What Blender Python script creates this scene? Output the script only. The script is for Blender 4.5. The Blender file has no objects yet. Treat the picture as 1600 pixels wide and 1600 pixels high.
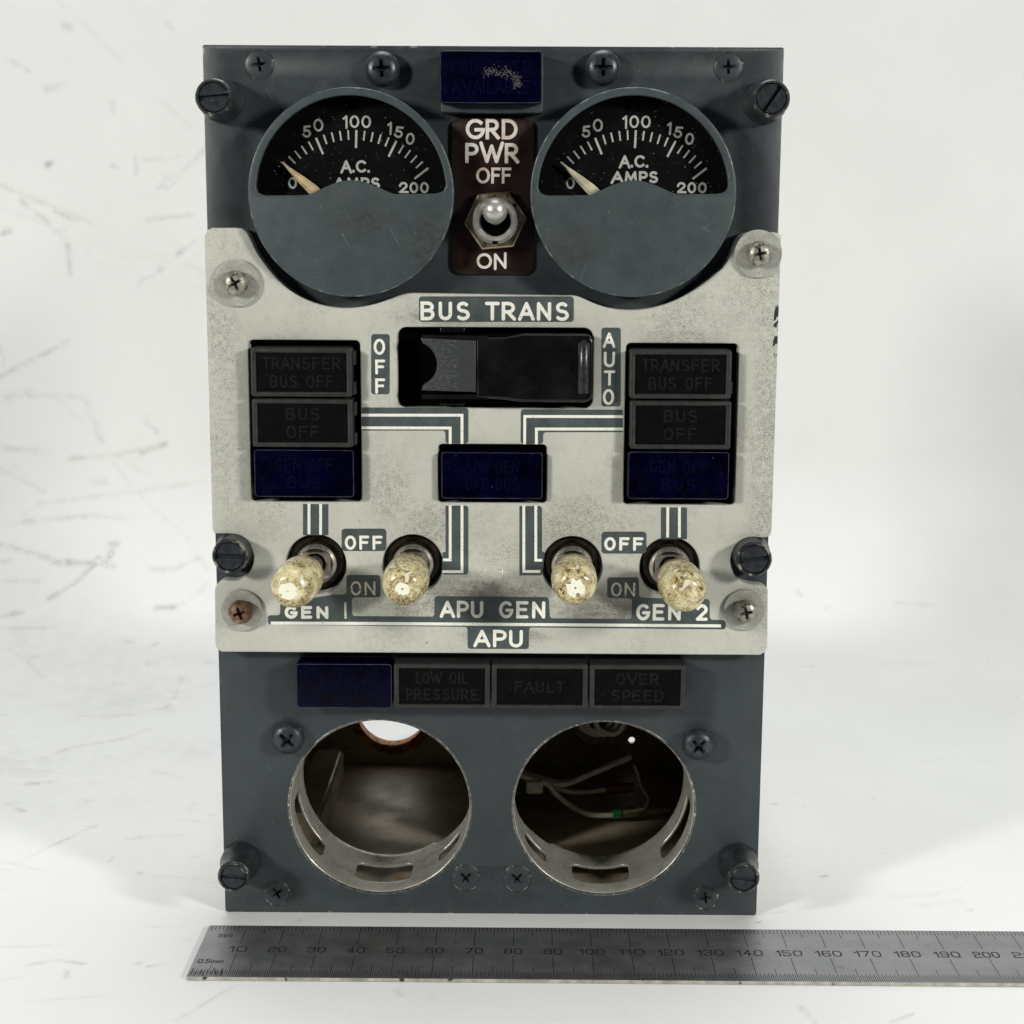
import bpy, bmesh, math, random
import numpy as np
from mathutils import Vector, Matrix

random.seed(7); rng = np.random.default_rng(11)
SC = bpy.context.scene
COL = SC.collection
MM = 0.001
PI = math.pi

# ------------------------------------------------------------------ camera
F_PX, CX, CY, CZ = 2525.1, 6.83, -411.2, 180.13          # focal length in px of a 1600 px frame, position in mm
PITCH, YAW, ROLL = 0.1691, -0.0039, -0.0050


def cam_rows(p, y, r):
    cp, sp, cy, sy, cr, sr = math.cos(p), math.sin(p), math.cos(y), math.sin(y), math.cos(r), math.sin(r)
    fwd = np.array([sy * cp, cy * cp, -sp]); right = np.array([cy, -sy, 0.0]); down = np.cross(fwd, right)
    return np.array([cr * right + sr * down, -sr * right + cr * down, fwd])


ROWS = cam_rows(PITCH, YAW, ROLL)
CPOS = np.array([CX, CY, CZ])
cam_data = bpy.data.cameras.new('camera')
cam = bpy.data.objects.new('camera', cam_data); COL.objects.link(cam)
m = Matrix(((ROWS[0][0], -ROWS[1][0], -ROWS[2][0], CX * MM), (ROWS[0][1], -ROWS[1][1], -ROWS[2][1], CY * MM),
            (ROWS[0][2], -ROWS[1][2], -ROWS[2][2], CZ * MM), (0, 0, 0, 1)))
cam.matrix_world = m
cam_data.sensor_width = 36.0; cam_data.sensor_fit = 'HORIZONTAL'
cam_data.lens = F_PX / 1600 * 36.0
cam_data.clip_start = 0.02; cam_data.clip_end = 20.0
cam_data.dof.use_dof = True
cam_data.dof.focus_distance = 0.425
cam_data.dof.aperture_fstop = 56.0
SC.camera = cam

# ------------------------------------------------------------------ world and lamps
world = bpy.data.worlds.new('World'); SC.world = world; world.use_nodes = True
bg = world.node_tree.nodes['Background']
bg.inputs['Color'].default_value = (0.80, 0.90, 1.0, 1); bg.inputs['Strength'].default_value = 0.015


def lamp(name, loc, aim, size, power, color, shape='DISK'):
    d = bpy.data.lights.new(name, 'AREA'); d.shape = shape; d.size = size * MM; d.energy = power; d.color = color
    o = bpy.data.objects.new(name, d); COL.objects.link(o)
    o.location = Vector(loc) * MM
    o.rotation_euler = (Vector(aim) - Vector(loc)).to_track_quat('-Z', 'Y').to_euler()
    return o


lamp('work_lamp_left', (-640, -560, 380), (0, 0, 80), 130, 4.95, (1.0, 0.985, 0.93))
lamp('work_lamp_right', (640, -540, 380), (0, 0, 80), 130, 4.7, (1.0, 0.985, 0.93))
lamp('backdrop_fill', (0, 210, 1100), (0, 230, 0), 560, 7.2, (0.93, 0.97, 1.0), 'SQUARE')  # added fill to brighten floor and backdrop, no known fixture

SC.view_settings.view_transform = 'Standard'
SC.view_settings.look = 'None'
SC.view_settings.exposure = 0.0
SC.view_settings.gamma = 1.0
SC.view_settings.use_curve_mapping = False
SC.cycles.max_bounces = 8
SC.cycles.caustics_reflective = False
SC.cycles.caustics_refractive = False
SC.cycles.use_denoising = True


# ------------------------------------------------------------------ measuring helpers (mm on the panel: u right, v up, d out of the face)
def L(px, py, d=0.0):
    D = ROWS.T @ np.array([(px - 800) / F_PX, (py - 800) / F_PX, 1.0])
    t = (-d - CPOS[1]) / D[1]
    X = CPOS + t * D
    return float(X[0]), float(X[2])


def LC(crop, pts, d):
    x0, y0, k = crop
    return [L(x0 + x / k, y0 + y / k, d) for x, y in pts]


# ------------------------------------------------------------------ materials
def new_mat(name):
    mt = bpy.data.materials.new(name); mt.use_nodes = True
    nt = mt.node_tree; nt.nodes.clear()
    out = nt.nodes.new('ShaderNodeOutputMaterial')
    b = nt.nodes.new('ShaderNodeBsdfPrincipled')
    nt.links.new(b.outputs[0], out.inputs[0])
    return mt, nt, b


class N:
    """small helper round a node tree; coordinates are millimetres in object space"""

    def __init__(s, nt):
        s.nt = nt
        tc = nt.nodes.new('ShaderNodeTexCoord')
        mp = nt.nodes.new('ShaderNodeMapping'); mp.inputs['Scale'].default_value = (1000, 1000, 1000)
        nt.links.new(tc.outputs['Object'], mp.inputs[0]); s.co = mp.outputs[0]

    def link(s, a, b): s.nt.links.new(a, b)

    def mapped(s, scale=(1, 1, 1), rot=(0, 0, 0), loc=(0, 0, 0), co=None):
        mp = s.nt.nodes.new('ShaderNodeMapping')
        mp.inputs['Scale'].default_value = scale; mp.inputs['Rotation'].default_value = rot; mp.inputs['Location'].default_value = loc
        s.link(co or s.co, mp.inputs[0]); return mp.outputs[0]

    def noise(s, scale, detail=4, rough=.6, co=None, dist=0.0):
        n = s.nt.nodes.new('ShaderNodeTexNoise')
        n.inputs['Scale'].default_value = scale; n.inputs['Detail'].default_value = detail
        n.inputs['Roughness'].default_value = rough; n.inputs['Distortion'].default_value = dist
        s.link(co or s.co, n.inputs['Vector']); return n.outputs[0]

    def ramp(s, x, a, b, lo=0.0, hi=1.0):
        n = s.nt.nodes.new('ShaderNodeMapRange'); n.interpolation_type = 'SMOOTHSTEP'
        n.inputs['From Min'].default_value = a; n.inputs['From Max'].default_value = b
        n.inputs['To Min'].default_value = lo; n.inputs['To Max'].default_value = hi
        s.link(x, n.inputs[0]); return n.outputs[0]

    def math(s, op, a, b=None):
        n = s.nt.nodes.new('ShaderNodeMath'); n.operation = op
        for i, x in enumerate((a, b)):
            if x is None: continue
            if isinstance(x, (int, float)): n.inputs[i].default_value = x
            else: s.link(x, n.inputs[i])
        return n.outputs[0]

    def mix(s, fac, a, b):
        n = s.nt.nodes.new('ShaderNodeMix'); n.data_type = 'RGBA'
        if isinstance(fac, (int, float)): n.inputs['Factor'].default_value = fac
        else: s.link(fac, n.inputs['Factor'])
        for key, x in ((6, a), (7, b)):
            if isinstance(x, tuple): n.inputs[key].default_value = (*x, 1) if len(x) == 3 else x
            else: s.link(x, n.inputs[key])
        return n.outputs[2]

    def xyz(s):
        n = s.nt.nodes.new('ShaderNodeSeparateXYZ'); s.link(s.co, n.inputs[0]); return n.outputs

    def bump(s, h, strength, dist, bsdf):
        n = s.nt.nodes.new('ShaderNodeBump'); n.inputs['Strength'].default_value = strength; n.inputs['Distance'].default_value = dist * MM
        s.link(h, n.inputs['Height']); s.link(n.outputs[0], bsdf.inputs['Normal'])

    def spot(s, centre, radii):
        """soft 0..1 blob at a place on the object (x, z in mm)"""
        o = s.xyz()
        a = s.math('DIVIDE', s.math('SUBTRACT', o[0], centre[0]), radii[0])
        b = s.math('DIVIDE', s.math('SUBTRACT', o[2], centre[1]), radii[1])
        q = s.math('SQRT', s.math('ADD', s.math('MULTIPLY', a, a), s.math('MULTIPLY', b, b)))
        return s.ramp(q, 0.25, 1.0, 1.0, 0.0)


def simple(name, color, rough=.5, metal=0.0, var=.25, scale=.35, speck=None, bump=(0, 0), spec=.5, fine=None, spk=(.68, .74), spk_scale=3.0):
    """one-colour stuff with mottling, optional specks (speck = colour), optional bump (scale, height mm)"""
    mt, nt, b = new_mat(name); n = N(nt)
    c2 = tuple(min(1, x * (1 + var)) for x in color); c1 = tuple(x * (1 - var) for x in color)
    col = n.mix(n.ramp(n.noise(scale, 5), .3, .7), c1, c2)
    if fine: col = n.mix(n.ramp(n.noise(fine[1], 2, .7), .5, .75, 0, fine[2]), col, fine[0])
    if speck: col = n.mix(n.ramp(n.noise(spk_scale, 2, .5), *spk), col, speck)
    n.link(col, b.inputs['Base Color'])
    n.link(n.ramp(n.noise(scale * 2.3, 4), .3, .7, max(.02, rough - .08), min(1, rough + .08)), b.inputs['Roughness'])
    b.inputs['Metallic'].default_value = metal; b.inputs['Specular IOR Level'].default_value = spec
    if bump[0]: n.bump(n.noise(bump[0], 3), 1.0, bump[1], b)
    return mt


def painted(name, color, edge_half=None, top=None, scr=True, rough=.42, smudges=()):
    mt, nt, b = new_mat(name); n = N(nt)
    col = n.mix(n.ramp(n.noise(.06, 4), .3, .7), tuple(x * .86 for x in color), tuple(x * 1.14 for x in color))
    col = n.mix(n.ramp(n.noise(.5, 5, .7), .52, .8, 0, .35), col, tuple(x * 1.35 + .004 for x in color))
    for c, r, k in smudges:
        f = n.math('MULTIPLY', n.spot(c, r), n.ramp(n.noise(.9, 6, .75), .42, .66, .12, k))
        col = n.mix(f, col, (.035, .030, .024))
    # pale hair scratches
    if scr:
        for i, (rot, off) in enumerate(((.5, 0), (2.1, 31), (1.25, 77), (2.75, 140))):
            co = n.mapped((.045, 1, .9), (0, 0, 0), (off, 0, off), n.mapped((1, 1, 1), (0, rot, 0)))
            s = n.ramp(n.noise(2.4, 1, .4, co), .745, .77, 0, .30)
            s = n.math('MULTIPLY', s, n.ramp(n.noise(.10, 2, .5, n.mapped((1, 1, 1), (0, 0, 0), (i * 40 + 9, 3, 5))), .50, .62))
            col = n.mix(s, col, (.17, .19, .19))
    dust = n.ramp(n.noise(1.9, 1, .4), .76, .79, 0, .7)
    col = n.mix(dust, col, (.35, .36, .34))
    met = 0.0
    if edge_half:
        o = n.xyz()
        ax = n.math('ABSOLUTE', o[0])
        ez = n.math('ABSOLUTE', n.math('SUBTRACT', o[2], top / 2))
        e = n.math('MAXIMUM', n.ramp(ax, edge_half - .75, edge_half, 0, 1), n.ramp(ez, top / 2 - .75, top / 2, 0, 1))
        w = n.math('MULTIPLY', e, n.ramp(n.noise(.22, 6, .75), .57, .65))
        col = n.mix(w, col, (.34, .34, .29))
    n.link(col, b.inputs['Base Color'])
    n.link(n.ramp(n.noise(.25, 5), .3, .7, rough - .06, rough + .08), b.inputs['Roughness'])
    b.inputs['Specular IOR Level'].default_value = .45
    n.bump(n.noise(2.6, 3), .6, .02, b)
    return mt


BLUEGREY = (.034, .043, .048)
M = {}
M['face'] = painted('blue_grey_paint', BLUEGREY, 71.6, 226.2)
M['face_plain'] = painted('blue_grey_paint_plain', BLUEGREY)
M['bezel_a'] = painted('bezel_paint_worn', (.051, .067, .072), smudges=(((-31.5, 183.5), (9, 3.2), .8), ((-15, 177), (9, 14), .75), ((-33, 186), (20, 14), .35)))
M['bezel_b'] = painted('bezel_paint', (.051, .067, .072), smudges=(((18, 178), (13, 9), .45), ((34, 180), (22, 22), .22)))
M['screw_paint'] = simple('screw_paint', (.030, .038, .045), .38, .25, .4, .5, (.22, .22, .2), (1.2, .06), spk=(.70, .76), spk_scale=1.1)
M['fastener'] = simple('fastener_black', (.030, .035, .040), .36, .35, .35, .5, (.30, .29, .25), (2.5, .03), spk=(.72, .80), spk_scale=1.0)
M['wear'] = simple('worn_edge_metal', (.16, .16, .15), .35, .7, .5, .8, (.5, .48, .40), spk=(.6, .7), spk_scale=.9)
M['recess'] = simple('recess_shade', (.0015, .0015, .0015), .9, spec=.04)  # shade of slots, holes and cut-outs put into the colour
M['black'] = simple('black_plastic', (.0030, .0032, .0032), .30, 0, .15, .05, (.08, .08, .075), (3.0, .012), spec=.45, spk=(.77, .80), spk_scale=1.6)
M['black_frame'] = simple('grey_black_frame', (.017, .017, .0155), .55, 0, .4, .5, (.12, .12, .11), (3, .02), spk=(.74, .79), spk_scale=1.8)
M['legend_face'] = simple('legend_face_black', (.0018, .0020, .0020), .55, 0, .4, .4, (.16, .16, .15), (3, .02), spec=.08, spk=(.765, .80), spk_scale=1.5)
M['legend_ink'] = simple('legend_ink_dark', (.0072, .0072, .0068), .6, 0, .6, 1.3, spec=.15)
M['blue_lens'] = simple('dark_blue_lens', (.0005, .0004, .0085), .25, 0, .6, .16, (.10, .11, .15), spec=.10, spk=(.755, .79), spk_scale=1.5)
M['blue_ink'] = simple('blue_legend_ink', (.0006, .0009, .0155), .4, 0, .6, .8, spec=.1)
M['blue_edge'] = simple('lens_edge', (.05, .055, .085), .3, 0, .5, .3)
M['glossy_black'] = simple('glossy_black', (.004, .004, .004), .22, 0, .3, .5)
M['brown_plate'] = simple('dark_brown_plastic', (.0165, .0068, .0050), .36, 0, .35, .15, (.12, .11, .10), (2.5, .012), spk=(.79, .82), spk_scale=1.7)
M['dial'] = simple('dial_black', (.0035, .0036, .0038), .6, 0, .3, .3, (.16, .16, .15), spk=(.78, .82), spk_scale=2.0, spec=.08)
M['dial_ink'] = simple('dial_ink', (.52, .52, .47), .6, 0, .10, .4, (.2, .2, .17), spk=(.68, .75), spk_scale=1.5)
M['needle_tan'] = simple('needle_tan', (.74, .55, .32), .5, 0, .25, .25)
M['needle'] = simple('needle_cream', (.70, .63, .43), .5, 0, .22, .3)
M['steel'] = simple('bright_steel', (.56, .55, .51), .40, .75, .12, .3, (.22, .20, .17), spk=(.72, .85), spk_scale=.8)
M['nut'] = simple('nut_bronze', (.46, .37, .27), .36, 1.0, .35, .25, (.10, .07, .05), (1.2, .04), spk=(.62, .75), spk_scale=.7)
M['nut_dark'] = simple('nut_dark', (.075, .058, .046), .34, .8, .4, .3)
M['bush'] = simple('bushing_grey', (.36, .33, .29), .34, .8, .3, .5)
M['stem'] = simple('stem_grey', (.16, .15, .14), .45, .6, .3, .5)
M['washer'] = simple('washer_grey', (.38, .38, .34), .5, 0.0, .15, .3, (.12, .11, .09), fine=((.16, .15, .12), 2.5, .7), spk=(.66, .76), spk_scale=1.2)
M['plate_screw'] = simple('screw_dirty_steel', (.34, .33, .28), .42, .55, .35, .6, (.07, .055, .04), (1.5, .08), spk=(.55, .68), spk_scale=1.0)
M['copper_screw'] = simple('screw_rusty', (.17, .10, .055), .5, .35, .6, .6, (.36, .32, .26), (1.2, .08), spk=(.58, .7), spk_scale=.8)
M['ring'] = simple('clamp_aluminium', (.62, .615, .55), .30, .55, .14, .12, (.22, .20, .17), (4, .01), spk=(.66, .78), spk_scale=.8)
M['box'] = simple('housing_metal', (.44, .38, .28), .45, .25, .22, .05, (.30, .17, .09), (1.5, .02), fine=((.20, .15, .09), 1.1, .55), spk=(.55, .8), spk_scale=.10)
M['rust'] = simple('burnt_edge', (.50, .20, .05), .7, 0, .5, .5, (.10, .035, .012), spk=(.52, .64), spk_scale=.6)
M['wire'] = simple('wire_white', (.60, .57, .47), .5, 0, .12, .3)
M['red'] = simple('red_sleeve', (.07, .007, .008), .5)
M['green'] = simple('green_sleeve', (.012, .16, .030), .5)
M['lug'] = simple('terminal_lug', (.30, .25, .17), .4, .8)
M['ink_side'] = simple('patch_edge', (.10, .11, .11), .5)


def plate_mat():
    mt, nt, b = new_mat('light_grey_paint'); n = N(nt)
    col = n.mix(n.ramp(n.noise(.04, 4), .3, .7), (.505, .508, .452), (.57, .573, .512))
    col = n.mix(n.ramp(n.noise(.35, 6, .7), .5, .78, 0, .45), col, (.36, .355, .30))
    # grain of fine dirt specks, everywhere a little and thick in the handled spots
    zone = n.ramp(n.noise(.055, 3, .5), .42, .68, .16, .9)
    for c, r, k in (((-15, 107), (9, 9), 1.2), ((22, 108), (13, 10), 1.5), ((0, 90), (26, 7), 1.5), ((33, 86), (24, 6), 2.2), ((-18, 86), (16, 5), 1.8), ((-38, 88), (8, 5), 1.2), ((5, 100), (9, 6), .8),
                    ((70, 122), (7, 60), 1.6), ((4, 78), (18, 5), .9), ((-12, 160.5), (16, 4), 1.6), ((-68, 140), (7, 40), .8),
                    ((-26, 118), (8, 12), .8), ((48, 158), (16, 12), .7), ((64, 166), (9, 16), .9)):
        zone = n.math('ADD', zone, n.math('MULTIPLY', n.spot(c, r), k))
    grain = n.ramp(n.noise(6.5, 2, .6), .50, .62)
    g = n.math('MULTIPLY', n.math('MULTIPLY', grain, n.ramp(n.noise(.8, 5, .78), .34, .60)), zone)
    g = n.math('MINIMUM', n.math('MULTIPLY', g, .80), .9)
    col = n.mix(g, col, (.062, .047, .028))
    # soft grime
    soft = n.math('MULTIPLY', n.math('MAXIMUM', n.math('MAXIMUM', n.spot((33, 84.5), (30, 5)), n.spot((-12, 160.7), (15, 3.2))),
                                     n.math('MAXIMUM', n.spot((0, 88), (30, 8)), n.spot((5, 78.5), (16, 3)))), n.ramp(n.noise(.5, 6, .7, n.mapped((.35, 1, 1.4))), .36, .66, .05, .50))
    col = n.mix(soft, col, (.12, .10, .075))
    # isolated black chips
    chip = n.ramp(n.noise(.75, 3, .5), .755, .775)
    col = n.mix(chip, col, (.03, .028, .024))
    edge = n.math('MULTIPLY', n.ramp(n.xyz()[0], 70.0, 70.9), n.ramp(n.noise(.28, 4, .6), .48, .54))
    edge = n.math('MULTIPLY', edge, n.spot((71, 157), (9, 8)))
    col = n.mix(n.ramp(edge, .1, .3), col, (.02, .02, .022))
    n.link(col, b.inputs['Base Color'])
    b.inputs['Roughness'].default_value = .52; b.inputs['Specular IOR Level'].default_value = .35
    n.bump(n.noise(3.0, 3), .5, .02, b)
    return mt


M['plate'] = plate_mat()


def ink(name, fresh, worn, amount, scale=.9):
    mt, nt, b = new_mat(name); n = N(nt)
    lo, hi = amount
    col = n.mix(n.ramp(n.noise(scale, 5, .7), lo, hi), fresh, worn)
    col = n.mix(n.ramp(n.noise(3.0, 2, .5), .62, .72, 0, .8), col, worn)
    n.link(col, b.inputs['Base Color']); b.inputs['Roughness'].default_value = .55
    b.inputs['Specular IOR Level'].default_value = .35
    return mt


M['ink'] = ink('engraved_white', (.86, .86, .77), (.32, .28, .21), (.61, .74))
M['ink_worn'] = ink('engraved_white_worn', (.74, .68, .57), (.20, .17, .13), (.50, .64), 1.1)
M['ink_plate'] = ink('switch_plate_ink', (.70, .67, .62), (.52, .39, .31), (.42, .70), .16)
M['patch'] = simple('legend_green_grey', (.060, .078, .078), .5, 0, .22, .2, (.15, .16, .15), fine=((.11, .12, .11), 2.2, .35), spk=(.76, .80), spk_scale=2.0)
M['patch_dark'] = simple('legend_grimy', (.034, .036, .034), .5, 0, .3, .4, (.10, .095, .08), spk=(.70, .78), spk_scale=1.4)


def lug_mat():
    mt, nt, b = new_mat('pebbled_black_plastic'); n = N(nt)
    v = nt.nodes.new('ShaderNodeTexVoronoi'); v.inputs['Scale'].default_value = 1.7; n.link(n.co, v.inputs['Vector'])
    peb = n.ramp(v.outputs['Distance'], .10, .5, 1, 0)
    left = n.ramp(n.xyz()[0], -10.5, -7.0, 1, 0)
    f = n.math('MULTIPLY', peb, left)
    col = n.mix(n.math('MULTIPLY', f, .6), (.034, .039, .038), (.080, .086, .083))
    n.link(col, b.inputs['Base Color']); b.inputs['Roughness'].default_value = .46
    n.bump(f, .8, .25, b)
    return mt


M['lug_plastic'] = lug_mat()


def tip_mat(name, seed, clean, gold=.8):
    mt, nt, b = new_mat(name); n = N(nt)
    co = n.mapped((1, 1, 1), (0, 0, 0), (seed * 13, seed * 7, seed * 3))
    base = n.mix(n.ramp(n.noise(.22, 3, .5, co), .35, .65), (.84, .76, .46), (.70, .57, .27))
    base = n.mix(n.ramp(n.noise(.30, 5, .7, co), .46, .63, 0, gold), base, (.30, .195, .07))
    dirt = n.math('MULTIPLY', n.ramp(n.noise(1.3, 6, .78, co, .8), .47, .58), n.ramp(n.noise(.22, 3, .5, co), .36 + clean, .56 + clean))
    base = n.mix(dirt, base, (.040, .026, .011))
    fine = n.math('MULTIPLY', n.ramp(n.noise(4.5, 2, .6, co), .50, .60, 0, .85), n.ramp(n.noise(.25, 3, .5, co), .34, .60))
    base = n.mix(fine, base, (.10, .07, .035))
    bare = n.ramp(n.noise(.30, 3, .45, co, .4), .60, .68, 0, .8)
    base = n.mix(bare, base, (.88, .86, .66))
    n.link(base, b.inputs['Base Color'])
    b.inputs['Roughness'].default_value = .24; b.inputs['Subsurface Weight'].default_value = .12
    b.inputs['Subsurface Radius'].default_value = (.004, .003, .0015); b.inputs['Subsurface Scale'].default_value = .4
    b.inputs['Coat Weight'].default_value = .25; b.inputs['Coat Roughness'].default_value = .2
    n.bump(n.noise(1.4, 4, .6, co), .5, .06, b)
    return mt


M['bare_tip'] = simple('bare_tip', (.92, .93, .76), .35, 0, .05, .4, (.10, .09, .05), spk=(.72, .8), spk_scale=1.0)


def glass_mat():
    mt = bpy.data.materials.new('dial_glass'); mt.use_nodes = True; nt = mt.node_tree; nt.nodes.clear()
    out = nt.nodes.new('ShaderNodeOutputMaterial'); mx = nt.nodes.new('ShaderNodeMixShader')
    tr = nt.nodes.new('ShaderNodeBsdfTransparent'); gl = nt.nodes.new('ShaderNodeBsdfGlossy'); gl.inputs['Roughness'].default_value = .06
    fr = nt.nodes.new('ShaderNodeFresnel'); fr.inputs[0].default_value = 1.2
    tr.inputs[0].default_value = (.97, .98, .98, 1)
    df = nt.nodes.new('ShaderNodeBsdfDiffuse'); df.inputs[0].default_value = (.4, .4, .38, 1)
    m2 = nt.nodes.new('ShaderNodeMixShader'); n = N(nt)
    sm = n.math('MULTIPLY', n.ramp(n.noise(.35, 5, .75), .56, .78, 0, .03), n.ramp(n.noise(2.4, 4, .7), .4, .7))
    dots = n.ramp(n.noise(2.2, 1, .4), .77, .80, 0, .55)
    nt.links.new(n.math('MAXIMUM', sm, dots), m2.inputs[0])
    nt.links.new(fr.outputs[0], mx.inputs[0]); nt.links.new(tr.outputs[0], mx.inputs[1]); nt.links.new(gl.outputs[0], mx.inputs[2])
    nt.links.new(mx.outputs[0], m2.inputs[1]); nt.links.new(df.outputs[0], m2.inputs[2]); nt.links.new(m2.outputs[0], out.inputs[0])
    return mt


M['glass'] = glass_mat()


# ------------------------------------------------------------------ mesh helpers
def finish(name, me, mats, parent=None, smooth=35, loc=None, rot=None):
    for x in (mats if isinstance(mats, (list, tuple)) else [mats]): me.materials.append(M[x] if isinstance(x, str) else x)
    if smooth:
        me.polygons.foreach_set('use_smooth', [True] * len(me.polygons))
        me.set_sharp_from_angle(angle=math.radians(smooth))
    me.name = name
    o = bpy.data.objects.new(name, me); COL.objects.link(o)
    if parent: o.parent = parent
    if loc: o.location = (loc[0] * MM, -loc[2] * MM, loc[1] * MM)       # (u, v, d)
    if rot: o.rotation_euler = rot
    return o


class MB:
    """collects faces; points are (u, v, d) in mm"""

    def __init__(s): s.v = []; s.f = []; s.mi = []

    def add(s, pts, faces, mi=0):
        k = len(s.v); s.v += [tuple(p) for p in pts]
        s.f += [tuple(i + k for i in f) for f in faces]; s.mi += [mi] * len(faces)

    def mesh(s):
        me = bpy.data.meshes.new('m')
        me.from_pydata([(u * MM, -d * MM, v * MM) for u, v, d in s.v], [], s.f)
        me.polygons.foreach_set('material_index', s.mi); me.update()
        return me

    def build(s, name, mats, parent=None, smooth=35, loc=None, rot=None): return finish(name, s.mesh(), mats, parent, smooth, loc, rot)

    def box(s, u0, u1, v0, v1, d0, d1, mi=0):
        p = [(u, v, d) for u in (u0, u1) for v in (v0, v1) for d in (d0, d1)]
        s.add(p, [(0, 2, 3, 1), (4, 5, 7, 6), (0, 1, 5, 4), (2, 6, 7, 3), (0, 4, 6, 2), (1, 3, 7, 5)], mi)

    def lathe(s, prof, c=(0, 0), seg=48, mi=0, a0=0.0, close=True):
        """prof: (r, d) from back axis to front axis, revolved about the line through c along d"""
        n = len(prof); pts = []
        for k in range(seg):
            a = a0 + 2 * PI * k / seg
            pts += [(c[0] + r * math.cos(a), c[1] + r * math.sin(a), d) for r, d in prof]
        fs = []
        for k in range(seg):
            k2 = (k + 1) % seg
            for i in range(n - 1):
                a, b, cc, dd = k * n + i, k2 * n + i, k2 * n + i + 1, k * n + i + 1
                if prof[i][0] < 1e-6: fs.append((a, cc, dd))
                elif prof[i + 1][0] < 1e-6: fs.append((a, b, dd))
                else: fs.append((a, b, cc, dd))
        s.add(pts, fs, mi)

    def tube(s, path, r, seg=10, mi=0):
        path = [Vector(p) for p in path]; rings = []
        n = len(path); pts = []
        up = Vector((.13, .97, .2))
        for i, p in enumerate(path):
            t = (path[min(i + 1, n - 1)] - path[max(i - 1, 0)]).normalized()
            a = t.cross(up).normalized(); b = t.cross(a)
            rr = r[i] if isinstance(r, list) else r
            pts += [tuple(p + rr * (math.cos(2 * PI * k / seg) * a + math.sin(2 * PI * k / seg) * b)) for k in range(seg)]
        fs = [(i * seg + k, i * seg + (k + 1) % seg, (i + 1) * seg + (k + 1) % seg, (i + 1) * seg + k) for i in range(n - 1) for k in range(seg)]
        fs += [tuple(range(seg))[::-1], tuple(range((n - 1) * seg, n * seg))]
        s.add(pts, fs, mi)


def catmull(pts, n=6):
    out = []
    P = [np.array(p, float) for p in pts]
    for i in range(len(P) - 1):
        a, b, c, d = P[max(i - 1, 0)], P[i], P[i + 1], P[min(i + 2, len(P) - 1)]
        for k in range(n):
            t = k / n
            out.append(tuple(.5 * ((2 * b) + (c - a) * t + (2 * a - 5 * b + 4 * c - d) * t * t + (3 * b - a - 3 * c + d) * t ** 3)))
    out.append(tuple(P[-1])); return out


def circle(c, r, n=96, a0=0, a1=360):
    full = abs(a1 - a0) >= 360
    return [(c[0] + r * math.cos(math.radians(a0 + (a1 - a0) * k / (n if full else n - 1))), c[1] + r * math.sin(math.radians(a0 + (a1 - a0) * k / (n if full else n - 1)))) for k in range(n)]


def rounded(pts, seg=6):
    """polygon with a fillet radius per corner: (u, v, r)"""
    out = []; n = len(pts)
    for i in range(n):
        x, y, r = pts[i]
        if r <= 0: out.append((x, y)); continue
        p = Vector((x, y)); a = Vector(pts[i - 1][:2]) - p; b = Vector(pts[(i + 1) % n][:2]) - p
        la, lb = a.length, b.length; a.normalize(); b.normalize()
        ang = a.angle(b); t = min(r / math.tan(ang / 2), la * .49, lb * .49); rr = t * math.tan(ang / 2)
        c = p + (a + b).normalized() * (rr / math.sin(ang / 2))
        s0 = p + a * t - c; s1 = p + b * t - c
        a0 = math.atan2(s0.y, s0.x); a1 = math.atan2(s1.y, s1.x); da = (a1 - a0 + PI) % (2 * PI) - PI
        out += [(c.x + rr * math.cos(a0 + da * k / seg), c.y + rr * math.sin(a0 + da * k / seg)) for k in range(seg + 1)]
    return out


def rrect(u0, u1, v0, v1, r): return rounded([(u0, v0, r), (u1, v0, r), (u1, v1, r), (u0, v1, r)])


def shape_mesh(loops, d0, d1, bevel=0.0, res=2):
    """solid between d0 and d1 with the outline loops[0] and holes loops[1:] (mm)"""
    cu = bpy.data.curves.new('tmp', 'CURVE'); cu.dimensions = '2D'; cu.fill_mode = 'BOTH'
    cu.extrude = max((d1 - d0) / 2 - bevel, 1e-4); cu.bevel_depth = bevel; cu.bevel_resolution = res; cu.offset = -bevel
    for lp in loops:
        sp = cu.splines.new('POLY'); sp.points.add(len(lp) - 1)
        for i, (x, y) in enumerate(lp): sp.points[i].co = (x, y, 0, 1)
        sp.use_cyclic_u = True
    o = bpy.data.objects.new('tmp', cu); COL.objects.link(o)
    dg = bpy.context.evaluated_depsgraph_get(); dg.update()
    me = bpy.data.meshes.new_from_object(o.evaluated_get(dg))
    bpy.data.objects.remove(o); bpy.data.curves.remove(cu)
    n = len(me.vertices); co = np.empty(n * 3); me.vertices.foreach_get('co', co); co = co.reshape(-1, 3)
    mid = (d0 + d1) / 2
    new = np.stack([co[:, 0] * MM, -(co[:, 2] + mid) * MM, co[:, 1] * MM], 1)
    me.vertices.foreach_set('co', new.ravel()); me.materials.clear(); me.update()
    bm = bmesh.new(); bm.from_mesh(me); bmesh.ops.remove_doubles(bm, verts=bm.verts, dist=1e-7); bmesh.ops.recalc_face_normals(bm, faces=bm.faces)
    bm.to_mesh(me); bm.free()
    me.polygons.foreach_set('material_index', [0] * len(me.polygons))
    return me


def shape(name, loops, d0, d1, mats, parent=None, bevel=0.0, res=2, smooth=35, loc=None, rot=None):
    return finish(name, shape_mesh(loops, d0, d1, bevel, res), mats, parent, smooth, loc, rot)


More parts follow.
